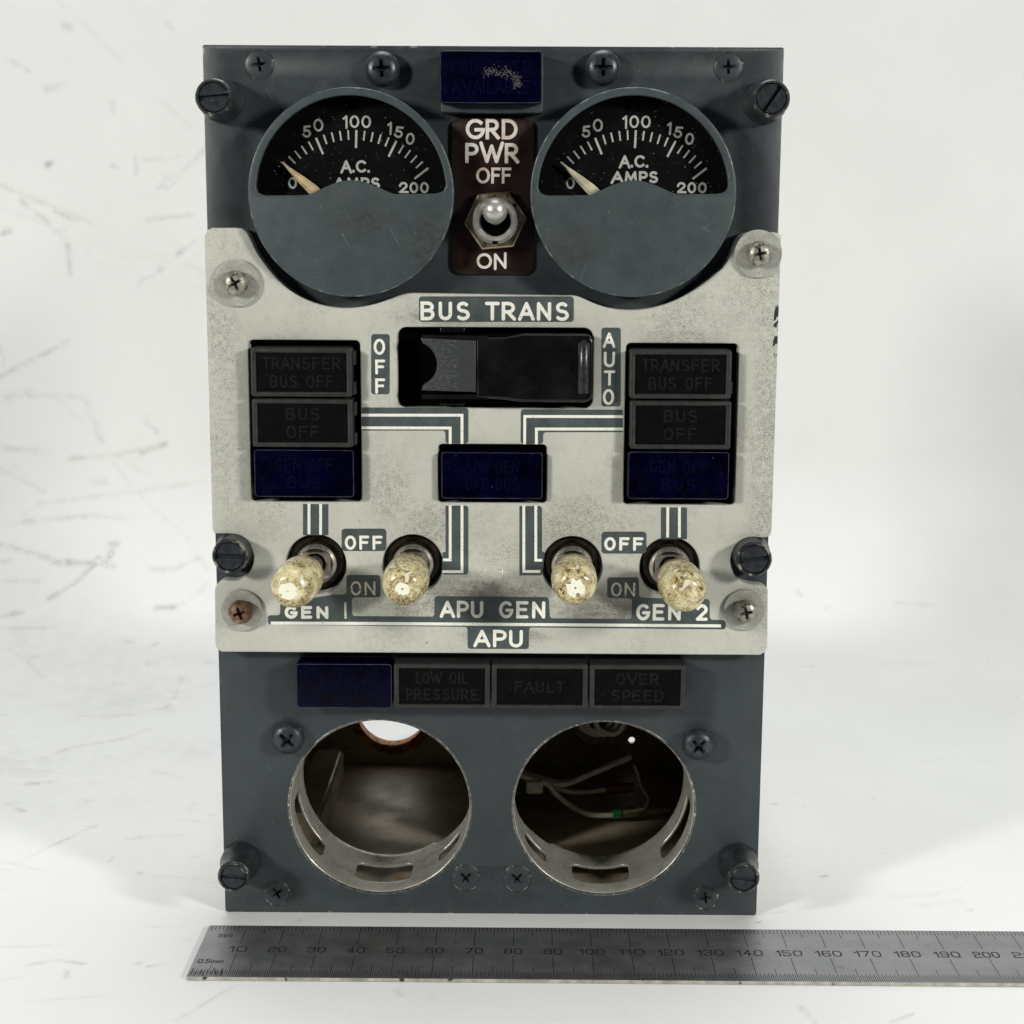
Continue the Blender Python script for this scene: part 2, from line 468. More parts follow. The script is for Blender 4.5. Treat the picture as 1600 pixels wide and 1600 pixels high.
def cut(base_me, cutter_me):
    """base minus cutter; the cut faces take the second material slot"""
    for me in (base_me, cutter_me):
        bm = bmesh.new(); bm.from_mesh(me); bmesh.ops.remove_doubles(bm, verts=bm.verts, dist=2e-7); bmesh.ops.recalc_face_normals(bm, faces=bm.faces); bm.to_mesh(me); bm.free()
    base_me.materials.clear(); cutter_me.materials.clear()
    for me in (base_me, cutter_me):
        me.materials.append(M['steel']); me.materials.append(M['recess'])
    cutter_me.polygons.foreach_set('material_index', [1] * len(cutter_me.polygons))
    a = bpy.data.objects.new('tmp', base_me); b = bpy.data.objects.new('tmp2', cutter_me)
    COL.objects.link(a); COL.objects.link(b)
    md = a.modifiers.new('b', 'BOOLEAN'); md.operation = 'DIFFERENCE'; md.object = b; md.solver = 'EXACT'
    dg = bpy.context.evaluated_depsgraph_get(); dg.update()
    me = bpy.data.meshes.new_from_object(a.evaluated_get(dg))
    bpy.data.objects.remove(a); bpy.data.objects.remove(b)
    me.materials.clear()
    return me


# ------------------------------------------------------------------ lettering: a stroke alphabet (centre lines in a unit-high box)
def arc(cx, cy, rx, ry, a0, a1, n=14): return [(cx + rx * math.cos(math.radians(a0 + (a1 - a0) * k / n)), cy + ry * math.sin(math.radians(a0 + (a1 - a0) * k / n))) for k in range(n + 1)]


def glyph(ch):
    if ch == 'A': return .86, [[(0, 0), (.43, 1), (.86, 0)], [(.15, .33), (.71, .33)]]
    if ch == 'B': return .60, [[(.30, .53), (0, .53), (0, 1), (.30, 1)] + arc(.32, .765, .24, .235, 90, -90, 10) + [(.3, .53)], [(0, .53), (0, 0), (.32, 0)] + arc(.33, .265, .27, .265, -90, 90, 10) + [(.30, .53)]]
    if ch == 'C': return .80, [arc(.46, .5, .46, .5, 47, 313, 22)]
    if ch == 'D': return .72, [[(0, 0), (0, 1), (.22, 1)] + arc(.25, .5, .47, .5, 90, -90, 16) + [(.22, 0), (0, 0)]]
    if ch == 'E': return .56, [[(.56, 1), (0, 1), (0, 0), (.56, 0)], [(0, .52), (.48, .52)]]
    if ch == 'F': return .54, [[(.54, 1), (0, 1), (0, 0)], [(0, .52), (.46, .52)]]
    if ch == 'G': return .84, [arc(.46, .5, .46, .5, 48, 352, 24) + [(.92, .46), (.50, .46)]]
    if ch == 'H': return .68, [[(0, 0), (0, 1)], [(.68, 0), (.68, 1)], [(0, .52), (.68, .52)]]
    if ch == 'I': return .0, [[(0, 0), (0, 1)]]
    if ch == 'L': return .50, [[(0, 1), (0, 0), (.5, 0)]]
    if ch == 'M': return .86, [[(0, 0), (.08, 1), (.43, .22), (.78, 1), (.86, 0)]]
    if ch == 'N': return .70, [[(0, 0), (0, 1), (.70, 0), (.70, 1)]]
    if ch == 'O': return .90, [arc(.45, .5, .45, .5, 0, 360, 28)]
    if ch == 'P': return .56, [[(0, 0), (0, 1), (.28, 1)] + arc(.28, .73, .28, .27, 90, -90, 10) + [(0, .46)]]
    if ch == 'R': return .62, [[(0, 0), (0, 1), (.28, 1)] + arc(.28, .73, .28, .27, 90, -90, 10) + [(0, .46)], [(.24, .46), (.62, 0)]]
    if ch == 'S': return .58, [arc(.29, .755, .25, .245, 40, 250, 14) + [(.29, .51)] + arc(.29, .255, .29, .255, 75, -145, 14)]
    if ch == 'T': return .64, [[(0, 1), (.64, 1)], [(.32, 1), (.32, 0)]]
    if ch == 'U': return .66, [[(0, 1), (0, .33)] + arc(.33, .33, .33, .33, 180, 360, 14) + [(.66, 1)]]
    if ch == 'V': return .80, [[(0, 1), (.40, 0), (.80, 1)]]
    if ch == 'W': return 1.14, [[(0, 1), (.30, 0), (.57, .92), (.84, 0), (1.14, 1)]]
    if ch == 'K': return .62, [[(0, 0), (0, 1)], [(.6, 1), (0, .42)], [(.2, .6), (.62, 0)]]
    if ch == '0': return .58, [arc(.29, .5, .29, .5, 0, 360, 26)]
    if ch == '1': return .16, [[(0, .84), (.16, 1), (.16, 0)]]
    if ch == '|': return .0, [[(0, 0), (0, 1)]]
    if ch == '2': return .56, [arc(.28, .72, .27, .28, 165, -38, 14) + [(0, 0), (.56, 0)]]
    if ch == '5': return .54, [[(.50, 1), (.12, 1), (.05, .56)] + arc(.24, .33, .30, .31, 110, -150, 16)]
    if ch == '.': return .0, [[(0, 0), (0, .02)]]
    if ch == ' ': return .32, []
    raise KeyError(ch)


def ruler_glyph(ch):
    w = .62; r = .26
    def rr(x0, y0, x1, y1): return rounded([(x0, y0, r), (x1, y0, r), (x1, y1, r), (x0, y1, r)], 4)
    if ch == '0': return w, [rr(0, 0, w, 1) + [rr(0, 0, w, 1)[0]]]
    if ch == '1': return .24, [[(0, .74), (.24, 1), (.24, 0)]]
    if ch == '2': return w, [rounded([(0, .74, 0), (0, 1, r), (w, 1, r), (w, .52, .2), (0, .48, .2), (0, 0, 0), (w, 0, 0)], 4)]
    if ch == '3': return w, [rounded([(0, .8, 0), (0, 1, r), (w, 1, r), (w, .53, .18), (.2, .53, 0)], 4), rounded([(.2, .53, 0), (w, .53, .18), (w, 0, r), (0, 0, r), (0, .2, 0)], 4)]
    if ch == '4': return w, [[(.44, 0), (.44, 1), (0, .3), (w, .3)]]
    if ch == '5': return w, [rounded([(w, 1, 0), (0, 1, 0), (0, .58, 0), (w, .58, r), (w, 0, r), (0, 0, r), (0, .2, 0)], 4)]
    if ch == '6': return w, [rounded([(w, .82, 0), (w, 1, r), (0, 1, r), (0, 0, r), (w, 0, r), (w, .56, r), (0, .56, 0)], 4)]
    if ch == '7': return w, [[(0, 1), (w, 1), (.2, 0)]]
    if ch == '8': return w, [rr(0, .52, w, 1) + [rr(0, .52, w, 1)[0]], rr(0, 0, w, .52) + [rr(0, 0, w, .52)[0]]]
    if ch == '9': return w, [rounded([(w, .44, 0), (0, .44, r), (0, 1, r), (w, 1, r), (w, 0, r), (0, 0, r), (0, .18, 0)], 4)]
    if ch == 'm': return .8, [[(0, 0), (0, .62), (.28, .62), (.4, .55), (.4, 0)], [(.4, .55), (.52, .62), (.68, .62), (.8, .5), (.8, 0)]]
    if ch == '.': return .06, [[(0, 0), (.06, 0)]]
    raise KeyError(ch)


NARROW = {'O': .70, 'G': .76, 'A': .88, 'U': .86, 'N': .88, 'D': .84, 'C': .78}


def narrow_glyph(ch):
    w, st = glyph(ch); k = NARROW.get(ch, 1.0)
    return w * k, [[(x * k, y) for x, y in pl] for pl in st]


_z = [0]


def stroke(mb, pts, hw, d, cap='round', mi=0):
    """flat ribbon of half width hw along pts, lying at d"""
    _z[0] = (_z[0] + 1) % 16
    z = d + _z[0] * .0018
    P = [Vector(pts[0])]
    for p in pts[1:]:
        if (Vector(p) - P[-1]).length > 1e-5: P.append(Vector(p))
    closed = len(P) > 3 and (P[0] - P[-1]).length < 1e-4
    if closed: P.pop()
    n = len(P)
    if cap == 'square' and not closed:
        P[0] = P[0] + (P[0] - P[1]).normalized() * hw; P[-1] = P[-1] + (P[-1] - P[-2]).normalized() * hw
    if not closed:                     # sharp corners: two strokes that overlap
        for i in range(1, n - 1):
            if (P[i] - P[i - 1]).normalized().dot((P[i + 1] - P[i]).normalized()) < -.2:
                c2 = 'round' if cap != 'butt' else cap
                stroke(mb, [tuple(p) for p in P[:i + 1]], hw, d, c2, mi); stroke(mb, [tuple(p) for p in P[i:]], hw, d, c2, mi)
                return
    lef, rig = [], []
    for i in range(n):
        if closed: a, b = (P[i] - P[i - 1]).normalized(), (P[(i + 1) % n] - P[i]).normalized()
        else:
            a = (P[i] - P[i - 1]).normalized() if i else None
            b = (P[i + 1] - P[i]).normalized() if i < n - 1 else None
            a = a or b; b = b or a
        na, nb = Vector((-a.y, a.x)), Vector((-b.y, b.x))
        mt = (na + nb)
        if mt.length < .2: mt = na
        mt.normalize(); k = hw / max(mt.dot(na), .70 if cap == 'round' else .5)
        lef.append(P[i] + mt * k); rig.append(P[i] - mt * k)
    pts3 = [(p.x, p.y, z + i * .0005) for i, p in enumerate(lef)] + [(p.x, p.y, z + i * .0005) for i, p in enumerate(rig)]
    fs = [(n + i, n + i + 1, i + 1, i) for i in range(n - 1)]
    if closed: fs.append((2 * n - 1, n, 0, n - 1))
    mb.add(pts3, fs, mi)
    if cap == 'round' and not closed:
        for e, q in ((P[0], P[1]), (P[-1], P[-2])):
            t = (e - q).normalized(); a0 = math.atan2(t.y, t.x)
            fan = [(e.x + hw * math.cos(a0 - PI / 2 + PI * k / 8), e.y + hw * math.sin(a0 - PI / 2 + PI * k / 8), z + (0 if e is P[0] else (n - 1) * .0005)) for k in range(9)]
            mb.add(fan, [tuple(range(9))], mi)


def text(mb, s, u0, u1, v0, v1, w, d, cap='round', gap=None, mi=0, glyphs=None, tilt=0.0, fit=True):
    """lettering filling the box u0..u1, v0..v1 with stroke width w"""
    gap = (.20 if gap is None else gap); glyphs = glyphs or (narrow_glyph if cap == 'round' else glyph)
    h = v1 - v0 - w; x = 0; items = []; sw_ = w / h
    for i, ch in enumerate(s):
        gw, st = glyphs(ch); items.append((x, st)); x += gw
        if i < len(s) - 1: x += sw_ + gap * (.4 if ch in 'AVWLPT' or s[i + 1] in 'AVWT' else 1)
    nat = x
    k = (u1 - u0 - w) / nat if (fit and nat > 1e-6) else h
    org = u0 + w / 2 if fit else (u0 + u1) / 2 - nat * h / 2
    ct = ((u0 + u1) / 2, (v0 + v1) / 2); ca, sa = math.cos(tilt), math.sin(tilt)
    for ox, st in items:
        for pl in st:
            q = [(org + (ox + a) * k, v0 + w / 2 + b * h) for a, b in pl]
            if tilt: q = [(ct[0] + (a - ct[0]) * ca - (b - ct[1]) * sa, ct[1] + (a - ct[0]) * sa + (b - ct[1]) * ca) for a, b in q]
            stroke(mb, q, w / 2, d, cap, mi)


def text_px(mb, s, crop, box, w, d, **k):
    (x0, y0, x1, y1) = box; a = LC(crop, [(x0, (y0 + y1) / 2), (x1, (y0 + y1) / 2), ((x0 + x1) / 2, y0), ((x0 + x1) / 2, y1)], d)
    text(mb, s, a[0][0], a[1][0], a[3][1], a[2][1], w, d, **k)


# ================================================================== the setting: white paper sweep, floor running up into a wall
def build_sweep():
    R0, WALL = 85.0, 279.0
    def prof(s):                      # arc length -> (y, z); s=0 below the panel face
        s = np.asarray(s, float); y = s.copy(); z = np.zeros_like(s)
        s1 = WALL - R0; s2 = s1 + R0 * PI / 2
        k = (s > s1) & (s <= s2); a = (s[k] - s1) / R0
        y[k] = s1 + R0 * np.sin(a); z[k] = R0 * (1 - np.cos(a))
        k = s > s2; y[k] = WALL; z[k] = R0 + s[k] - s2
        return y, z
    us = np.concatenate([np.linspace(-900, -275, 26), np.arange(-274, 274, .95), np.linspace(275, 900, 26)])
    ss = np.concatenate([np.linspace(-235, -125, 12), np.arange(-124, 520, .95), np.linspace(521, 1000, 20)])
    nu, ns = len(us), len(ss)
    U, S = np.meshgrid(us, ss); Y, Z = prof(S)
    gray = np.zeros_like(U); brown = np.zeros_like(U)

    def to_surface(px, py):           # where a mark of the photograph lies on the paper
        D = ROWS.T @ np.array([(px - 800) / F_PX, (py - 800) / F_PX, 1.0])
        t = -CPOS[2] / D[2] if D[2] < 0 else 1e9
        X = CPOS + t * D
        if X[1] < WALL - R0: return X[0], X[1]
        t = (WALL - CPOS[1]) / D[1]; X = CPOS + t * D
        return X[0], (WALL - R0) + R0 * PI / 2 + X[2] - R0

    lump = None
    def mark(px, width, amt, br=0.0, seed=0):
        pts = [to_surface(*p) for p in px]
        for (x0, s0), (x1, s1) in zip(pts[:-1], pts[1:]):
            pad = width * 3
            iu = np.where((us > min(x0, x1) - pad) & (us < max(x0, x1) + pad))[0]; js = np.where((ss > min(s0, s1) - pad) & (ss < max(s0, s1) + pad))[0]
            if len(iu) < 1 or len(js) < 1: continue
            sl = np.ix_(js, iu); a, b = U[sl], S[sl]
            dx, ds = x1 - x0, s1 - s0; l2 = dx * dx + ds * ds + 1e-9
            t = np.clip(((a - x0) * dx + (b - s0) * ds) / l2, 0, 1)
            dist = np.hypot(a - x0 - t * dx, b - s0 - t * ds)
            var = .78 + .22 * np.sin(t * math.sqrt(l2) * .31 + seed) * np.cos(t * math.sqrt(l2) * .13 + seed * 2)
            e = .92 * amt * var * np.exp(-(dist / (width * .82)) ** 2 * (1 + .8 * np.sin(t * math.sqrt(l2) * .23 + seed * 3) ** 2))
            gray[sl] = np.maximum(gray[sl], e)
            if br: brown[sl] = np.maximum(brown[sl], e * br)

    marks = [  # pixel path in the photograph, half width mm, strength, brownness
        ([(12, 92), (45, 112)], 1.4, .22, 0), ([(72, 140), (95, 132)], 1.8, .26, 0), ([(78, 255), (74, 257)], 1.6, .75, 0), ([(33, 314), (72, 345), (105, 380), (110, 430)], 1.6, .34, .2),
        ([(0, 289), (50, 310), (110, 335), (150, 352)], 1.5, .20, .3), ([(232, 343), (300, 336)], 1.3, .28, .5), ([(277, 398), (302, 379)], 1.6, .36, 0), ([(240, 432), (252, 420)], 1.5, .25, 0),
        ([(256, 276), (272, 286), (262, 296), (252, 288), (258, 278)], 1.1, .34, 0), ([(175, 258), (182, 260)], 1.4, .25, 0), ([(0, 367), (14, 361)], 1.8, .5, 0), ([(86, 330), (120, 345)], 1.6, .28, .2),
        ([(210, 240), (212, 270)], 1.5, .18, 0), ([(225, 250), (280, 245)], 1.4, .14, .2), ([(245, 150), (300, 200)], 1.3, .12, .2), ([(90, 0), (190, 95)], 1.5, .10, .2), ([(258, 33), (270, 45)], 1.6, .22, 0),
        ([(103, 40), (107, 42)], 3, .26, .3), ([(175, 160), (178, 175)], 1.8, .16, 0), ([(0, 588), (60, 558), (105, 535)], 1.7, .26, 0), ([(15, 620), (45, 615)], 3.2, .26, .1), ([(135, 630), (160, 690)], 2.2, .22, 0),
        ([(228, 655), (245, 675)], 2.2, .34, 0), ([(112, 716), (180, 710), (245, 698)], 1.7, .30, .7), ([(222, 706), (258, 694)], 1.8, .40, .2), ([(0, 700), (80, 707)], 1.7, .20, .4), ([(145, 752), (165, 753)], 2.0, .25, 0),
        ([(0, 732), (70, 768)], 1.8, .16, 0), ([(60, 786), (180, 772), (320, 752)], 1.6, .16, .3), ([(40, 815), (130, 806), (210, 808)], 1.6, .28, .6), ([(10, 848), (70, 867), (120, 878), (190, 884)], 1.6, .38, .6),
        ([(95, 877), (170, 880)], 2.0, .45, .4), ([(165, 871), (175, 878), (190, 848)], 2.0, .62, 0), ([(180, 848), (193, 848)], 1.6, .75, 0), ([(160, 882), (130, 915), (100, 937)], 1.7, .42, 0), ([(0, 875), (30, 876)], 1.6, .22, .2),
        ([(12, 983), (28, 972), (65, 960)], 1.7, .55, 0), ([(265, 953), (290, 952)], 2.2, .34, 0), ([(245, 888), (280, 889), (318, 872)], 1.8, .22, 0), ([(20, 990), (120, 990)], 1.5, .15, .2),
        ([(100, 1045), (115, 1044)], 2.0, .24, .6), ([(275, 1060), (285, 1058)], 2.2, .22, 0), ([(125, 1119), (200, 1117), (260, 1107), (330, 1094)], 1.8, .20, .6), ([(70, 1184), (110, 1168), (190, 1155), (235, 1138)], 1.5, .24, .5),
        ([(50, 1225), (72, 1223)], 3.0, .36, .5), ([(14, 1255), (36, 1268)], 1.5, .34, .1), ([(40, 1342), (95, 1315), (150, 1290)], .8, .40, .9), ([(203, 1311), (216, 1309)], 1.4, .5, .2), ([(240, 1205), (290, 1218)], 1.6, .14, .4),
        ([(295, 1270), (303, 1255)], 1.2, .22, .6), ([(300, 1340), (312, 1337)], 1.1, .22, .2), ([(218, 1363), (222, 1365)], .9, .5, 0), ([(45, 1507), (90, 1500), (130, 1506)], .9, .38, .1), ([(232, 1510), (250, 1507)], .9, .7, 0),
        ([(275, 1595), (345, 1553), (362, 1543)], .7, .40, 0), ([(0, 1480), (95, 1477)], .8, .22, 0), ([(230, 1448), (280, 1450)], .7, .16, 0), ([(40, 1565), (160, 1556)], .7, .16, 0), ([(0, 1533), (30, 1526)], .8, .18, 0),
        ([(1380, 943), (1440, 948)], 1.5, .20, .2), ([(1340, 1056), (1410, 1057)], 1.5, .10, .2), ([(1275, 952), (1278, 950)], 1.6, .3, 0), ([(1235, 925), (1240, 932)], 1.6, .2, 0), ([(1285, 1370), (1290, 1369)], 1.2, .6, 0),
        ([(1207, 1257), (1212, 1256)], 1.2, .35, 0), ([(1254, 1261), (1256, 1260)], 1.0, .5, 0), ([(1395, 1400), (1450, 1398), (1490, 1390)], 2.4, .14, .3), ([(1440, 1415), (1500, 1408)], 1.8, .14, .2), ([(1150, 1435), (1330, 1409)], .9, .16, .1),
        ([(1250, 1572), (1266, 1590), (1275, 1600)], .8, .34, .2), ([(1393, 1597), (1425, 1585)], .7, .42, .1), ([(620, 1545), (626, 1556)], .9, .3, 0), ([(675, 1555), (678, 1560)], .9, .3, 0), ([(1515, 1422), (1516, 1423)], 1.0, .55, 0),
        ([(1535, 1188), (1545, 1190)], 1.8, .18, 0), ([(1440, 1190), (1470, 1186)], 1.8, .12, 0), ([(1180, 1442), (1185, 1441)], .8, .6, 0), ([(1230, 1338), (1232, 1337)], 1.0, .4, 0), ([(1380, 1333), (1384, 1332)], 1.0, .3, 0)]
    for i, (p, w, a, b) in enumerate(marks): mark(p, w, a, b, i)
    for i in range(46):   # long faint drag marks, mostly on the left
        x = rng.uniform(-235, -75); q = rng.uniform(-40, 460); ln = rng.uniform(8, 45)
        ang = rng.normal(0, .3) if q < 260 else rng.uniform(-1.2, 1.2)
        bend = rng.normal(0, .25); w_ = rng.uniform(.6, 1.4); a_ = rng.uniform(.04, .15)
        n_ = 7
        pts_ = [(x + ln * k / n_ * math.cos(ang + bend * k / n_), q + ln * k / n_ * math.sin(ang + bend * k / n_)) for k in range(n_ + 1)]
        for (x0, s0), (x1, s1) in zip(pts_[:-1], pts_[1:]):
            iu = np.where((us > min(x0, x1) - 5) & (us < max(x0, x1) + 5))[0]; js = np.where((ss > min(s0, s1) - 5) & (ss < max(s0, s1) + 5))[0]
            if len(iu) < 1 or len(js) < 1: continue
            sl = np.ix_(js, iu); dx, ds = x1 - x0, s1 - s0
            t = np.clip(((U[sl] - x0) * dx + (S[sl] - s0) * ds) / (dx * dx + ds * ds + 1e-9), 0, 1)
            e = a_ * np.exp(-(np.hypot(U[sl] - x0 - t * dx, S[sl] - s0 - t * ds) / w_) ** 2)
            gray[sl] = np.maximum(gray[sl], e)
            if i % 3 == 0: brown[sl] = np.maximum(brown[sl], e * .6)
    # scattered small specks, more of them on the left and on the floor
    for i in range(170):
        x = rng.normal(-90, 110) if i % 3 else rng.uniform(-250, 250); s = rng.uniform(-110, 250)
        r = rng.uniform(.4, .9); a = rng.uniform(.05, .24)
        ang = rng.uniform(0, PI); ln = rng.uniform(0, 2.5) if rng.random() < .2 else .1
        iu = np.where(abs(us - x) < 8)[0]; js = np.where(abs(ss - s) < 8)[0]
        if len(iu) < 1 or len(js) < 1: continue
        sl = np.ix_(js, iu); dx, ds = U[sl] - x, S[sl] - s
        t = np.clip(dx * math.cos(ang) + ds * math.sin(ang), -ln, ln)
        dist = np.hypot(dx - t * math.cos(ang), ds - t * math.sin(ang))
        gray[sl] = np.maximum(gray[sl], a * np.exp(-(dist / r) ** 2))
    # broad faint smudges on the left half
    for i in range(26):
        x = rng.uniform(-240, -70); s = rng.uniform(60, 480); r = rng.uniform(6, 20); a = rng.uniform(.02, .06); st = rng.uniform(1, 3.5)
        g = a * np.exp(-(((U - x) / (r * st)) ** 2 + ((S - s) / r) ** 2)); gray += g
    co = np.stack([U.ravel() * MM, Y.ravel() * MM, Z.ravel() * MM], 1)
    idx = np.arange(nu * ns).reshape(ns, nu)
    q = np.stack([idx[:-1, :-1].ravel(), idx[:-1, 1:].ravel(), idx[1:, 1:].ravel(), idx[1:, :-1].ravel()], 1)
    me = bpy.data.meshes.new('paper_sweep')
    me.vertices.add(len(co)); me.vertices.foreach_set('co', co.ravel())
    me.loops.add(q.size); me.loops.foreach_set('vertex_index', q.ravel())
    me.polygons.add(len(q)); me.polygons.foreach_set('loop_start', np.arange(0, q.size, 4))
    me.update(); me.validate()
    at = me.color_attributes.new('dirt', 'FLOAT_COLOR', 'POINT')
    c = np.zeros((len(co), 4)); c[:, 0] = np.clip(gray.ravel(), 0, 1); c[:, 1] = np.clip(brown.ravel(), 0, 1); c[:, 3] = 1
    at.data.foreach_set('color', c.ravel())
    mt, nt, b = new_mat('dirty_white_paper'); n = N(nt)
    a = nt.nodes.new('ShaderNodeVertexColor'); a.layer_name = 'dirt'
    sp = nt.nodes.new('ShaderNodeSeparateColor'); n.link(a.outputs[0], sp.inputs[0])
    base = n.mix(n.ramp(n.noise(.012, 4), .3, .7), (.790, .795, .790), (.83, .835, .83))
    base = n.mix(n.ramp(n.noise(.9, 4, .7), .45, .8, 0, .10), base, (.60, .60, .58))
    base = n.mix(n.ramp(n.noise(3.2, 2, .6), .64, .78, 0, .22), base, (.45, .44, .42))
    br = n.math('MULTIPLY', sp.outputs[0], n.ramp(n.noise(.16, 5, .62, n.mapped((1, 1, 1), (0, 0, 0), (5, 9, 2))), .36, .62, .25, 1.2))
    dark = n.mix(n.math('DIVIDE', sp.outputs[1], n.math('MAXIMUM', sp.outputs[0], .01)), (.13, .13, .135), (.34, .25, .16))
    base = n.mix(br, base, dark)
    n.link(base, b.inputs['Base Color']); b.inputs['Roughness'].default_value = .6; b.inputs['Specular IOR Level'].default_value = .25
    n.bump(n.noise(1.2, 4, .7), .35, .05, b)
    o = finish('tabletop', me, [mt], None, 60)
    o['kind'] = 'structure'
    return o


build_sweep()

# ================================================================== the control panel
W2, H = 71.6, 226.2
DP = 5.5                      # front of the light grey plate
GC = [(-34.5, 190.3), (34.5, 190.6)]
HOLES = [(-29.6, 29.9), (30.1, 29.9)]
C1 = (300, 50, 3.2); C2 = (760, 50, 3.2); C3 = (300, 450, 3.2); C4 = (760, 450, 3.2); C5 = (300, 800, 3.2); C6 = (760, 800, 3.2)

root = bpy.data.objects.new('control_panel', None); COL.objects.link(root)
root.empty_display_size = .02
root['label'] = 'worn blue-grey electrical panel with two ammeters and toggle switches, standing upright behind the ruler'
root['category'] = 'control panel'

FLATS = ((-57.7, 221.6, 3.5, .15), (58.0, 221.5, 3.5, .05), (-57.7, 5.5, 3.4, .55), (-6.7, 10.1, 3.6, .75), (7.1, 10.0, 3.6, .85), (57.8, 4.9, 3.2, .15))
shape('faceplate', [rounded([(-W2, 0, .8), (W2, 0, .8), (W2, H, .5), (-W2, H, .5)], 3)] + [circle(c, 24.1) for c in HOLES] + [circle((u, v), r * .82, 32) for u, v, r, _ in FLATS], -2.4, 0, 'face', root, bevel=.25, res=1)

# --- housing behind the face
hb = MB()
hb.box(-64.5, -63, 1.2, 74, -118, -2.6); hb.box(63, 64.5, 1.2, 74, -118, -2.6)          # deep lower bay
hb.box(-62.98, 62.98, 1.2, 2.4, -118, -2.6); hb.box(-62.98, 62.98, 72.8, 74, -118, -30.1)
hb.box(-54, -53, 74.02, 218, -30, -2.6); hb.box(53, 54, 74.02, 218, -30, -2.6)             # unseen upper bay, made shallow to keep its shadow off the backdrop
hb.box(-54, 54, 218.02, 219, -30, -2.6); hb.box(-62.98, 62.98, 72.8, 74, -30, -2.6)
hb.box(-54, 54, 74.02, 219, -31, -30.02)
hb.box(3.2, 4.2, 2.42, 72.7, -117.9, -32)  # divider added to darken the view through the holes
housing = hb.build('housing', ['box'], root)
shape('rear_wall', [rrect(-64.5, 64.5, 1.2, 74, .5), circle((-35.7, 20.8), 12.6, 48), circle((45.9, 11.2), 1.15, 16)], -119.6, -118.1, 'box', housing, smooth=35)
ring_loop = [circle((-35.7, 20.8), 14.8, 40), circle((-35.7, 20.8), 11.6, 40)]
rl = [(x + rng.normal(0, .22), y + rng.normal(0, .22)) for x, y in ring_loop[0]]
shape('burnt_rim', [rl, ring_loop[1]], -118.05, -117.0, 'rust', housing, bevel=.25, res=1)
lip = MB(); lip.lathe([(12.45, -123.5), (12.0, -123.5), (11.7, -118.1), (12.45, -118.1)], (-35.7, 20.8), 40); lip.build('rim_sleeve', ['rust'], housing, 40)
rb = MB(); rb.box(-60.4, -50.7, 2.42, 12.2, -104, -42)
rail_me = rb.mesh(); bm = bmesh.new(); bm.from_mesh(rail_me); bmesh.ops.bevel(bm, geom=bm.edges[:], offset=.0011, segments=3, affect='EDGES'); bm.to_mesh(rail_me); bm.free()
finish('rail', rail_me, ['box'], housing, 40)


# --- clamp cups in the two empty holes
def clamp(c, mirror):
    r = 24.0; k = 2 * PI * r / 360
    def X(a): return a * k
    slots = [(183, 226, -17.5, -7.5), (251, 289, -18.5, -7.0), (309, 331, -15.0, -8.0)]
    back = [(0, -27), (180, -27), (297, -27), (302, -25), (316, -15.5), (332, -9), (347, -3), (360, -27)]
    outer = [(X(a), d) for a, d in [(0, -.1), (360, -.1)]][::1]
    outer = [(X(0), -.6), (X(360), -.6)] + [(X(a), d) for a, d in [(360, -26.9), (352, -26.5), (342, -26), (330, -21.5), (316, -17.5), (305, -26.3), (300, -27), (0, -27)]]
    outer = [(X(0), -.6), (X(360), -.6), (X(360), -13), (X(340), -16.5), (X(322), -22), (X(306), -24.5), (X(302), -27), (X(0), -27)]
    loops = [rounded([(x, y, .0) for x, y in outer])]
    for a0, a1, d0, d1 in slots: loops.append(rounded([(X(a0), d0, 2.2), (X(a1), d0, 2.2), (X(a1), d1, 2.2), (X(a0), d1, 2.2)], 5))
    me = shape_mesh(loops, 0, .8, bevel=.18, res=1)
    bm = bmesh.new(); bm.from_mesh(me)
    for a in range(3, 360, 3):
        geom = bm.verts[:] + bm.edges[:] + bm.faces[:]
        bmesh.ops.bisect_plane(bm, geom=geom, plane_co=(X(a) * MM, 0, 0), plane_no=(1, 0, 0), dist=1e-7)
    for v in bm.verts:
        s, dep, th = v.co.x / MM, v.co.z / MM, -v.co.y / MM       # shape_mesh: x=u, z=v, -y=thickness
        a = math.radians(s / k); rr = r - .1 + th
        x = rr * math.cos(a) * (-1 if mirror else 1); z = rr * math.sin(a)
        v.co = ((c[0] + x) * MM, -dep * MM, (c[1] + z) * MM)
    bmesh.ops.remove_doubles(bm, verts=bm.verts, dist=2e-7)
    bmesh.ops.recalc_face_normals(bm, faces=bm.faces); bm.to_mesh(me); bm.free()
    ob = finish('clamp_cup', me, ['ring'], root, 50)
    fl = MB(); fl.lathe([(24.05, -.5), (24.05, .12), (24.35, .18), (24.6, .05), (24.6, -.0)], c, 96)
    fl.build('rim', ['wear'], ob, 50)
    # clamp screw bracket on the inner side
    a = math.radians(320); sx = -1 if mirror else 1
    return ob


clamp(HOLES[0], False); clamp(HOLES[1], True)


# --- wiring seen through the right hole
def wire(pts, r=.95, mat='wire', name='wire'):
    mb = MB(); p3 = []
    for x, y, d in pts:
        u, v = L(x, y, d); p3.append((u, v, d))
    mb.tube(catmull(p3, 7), r, 8); return mb.build(name, [mat], root, 60)


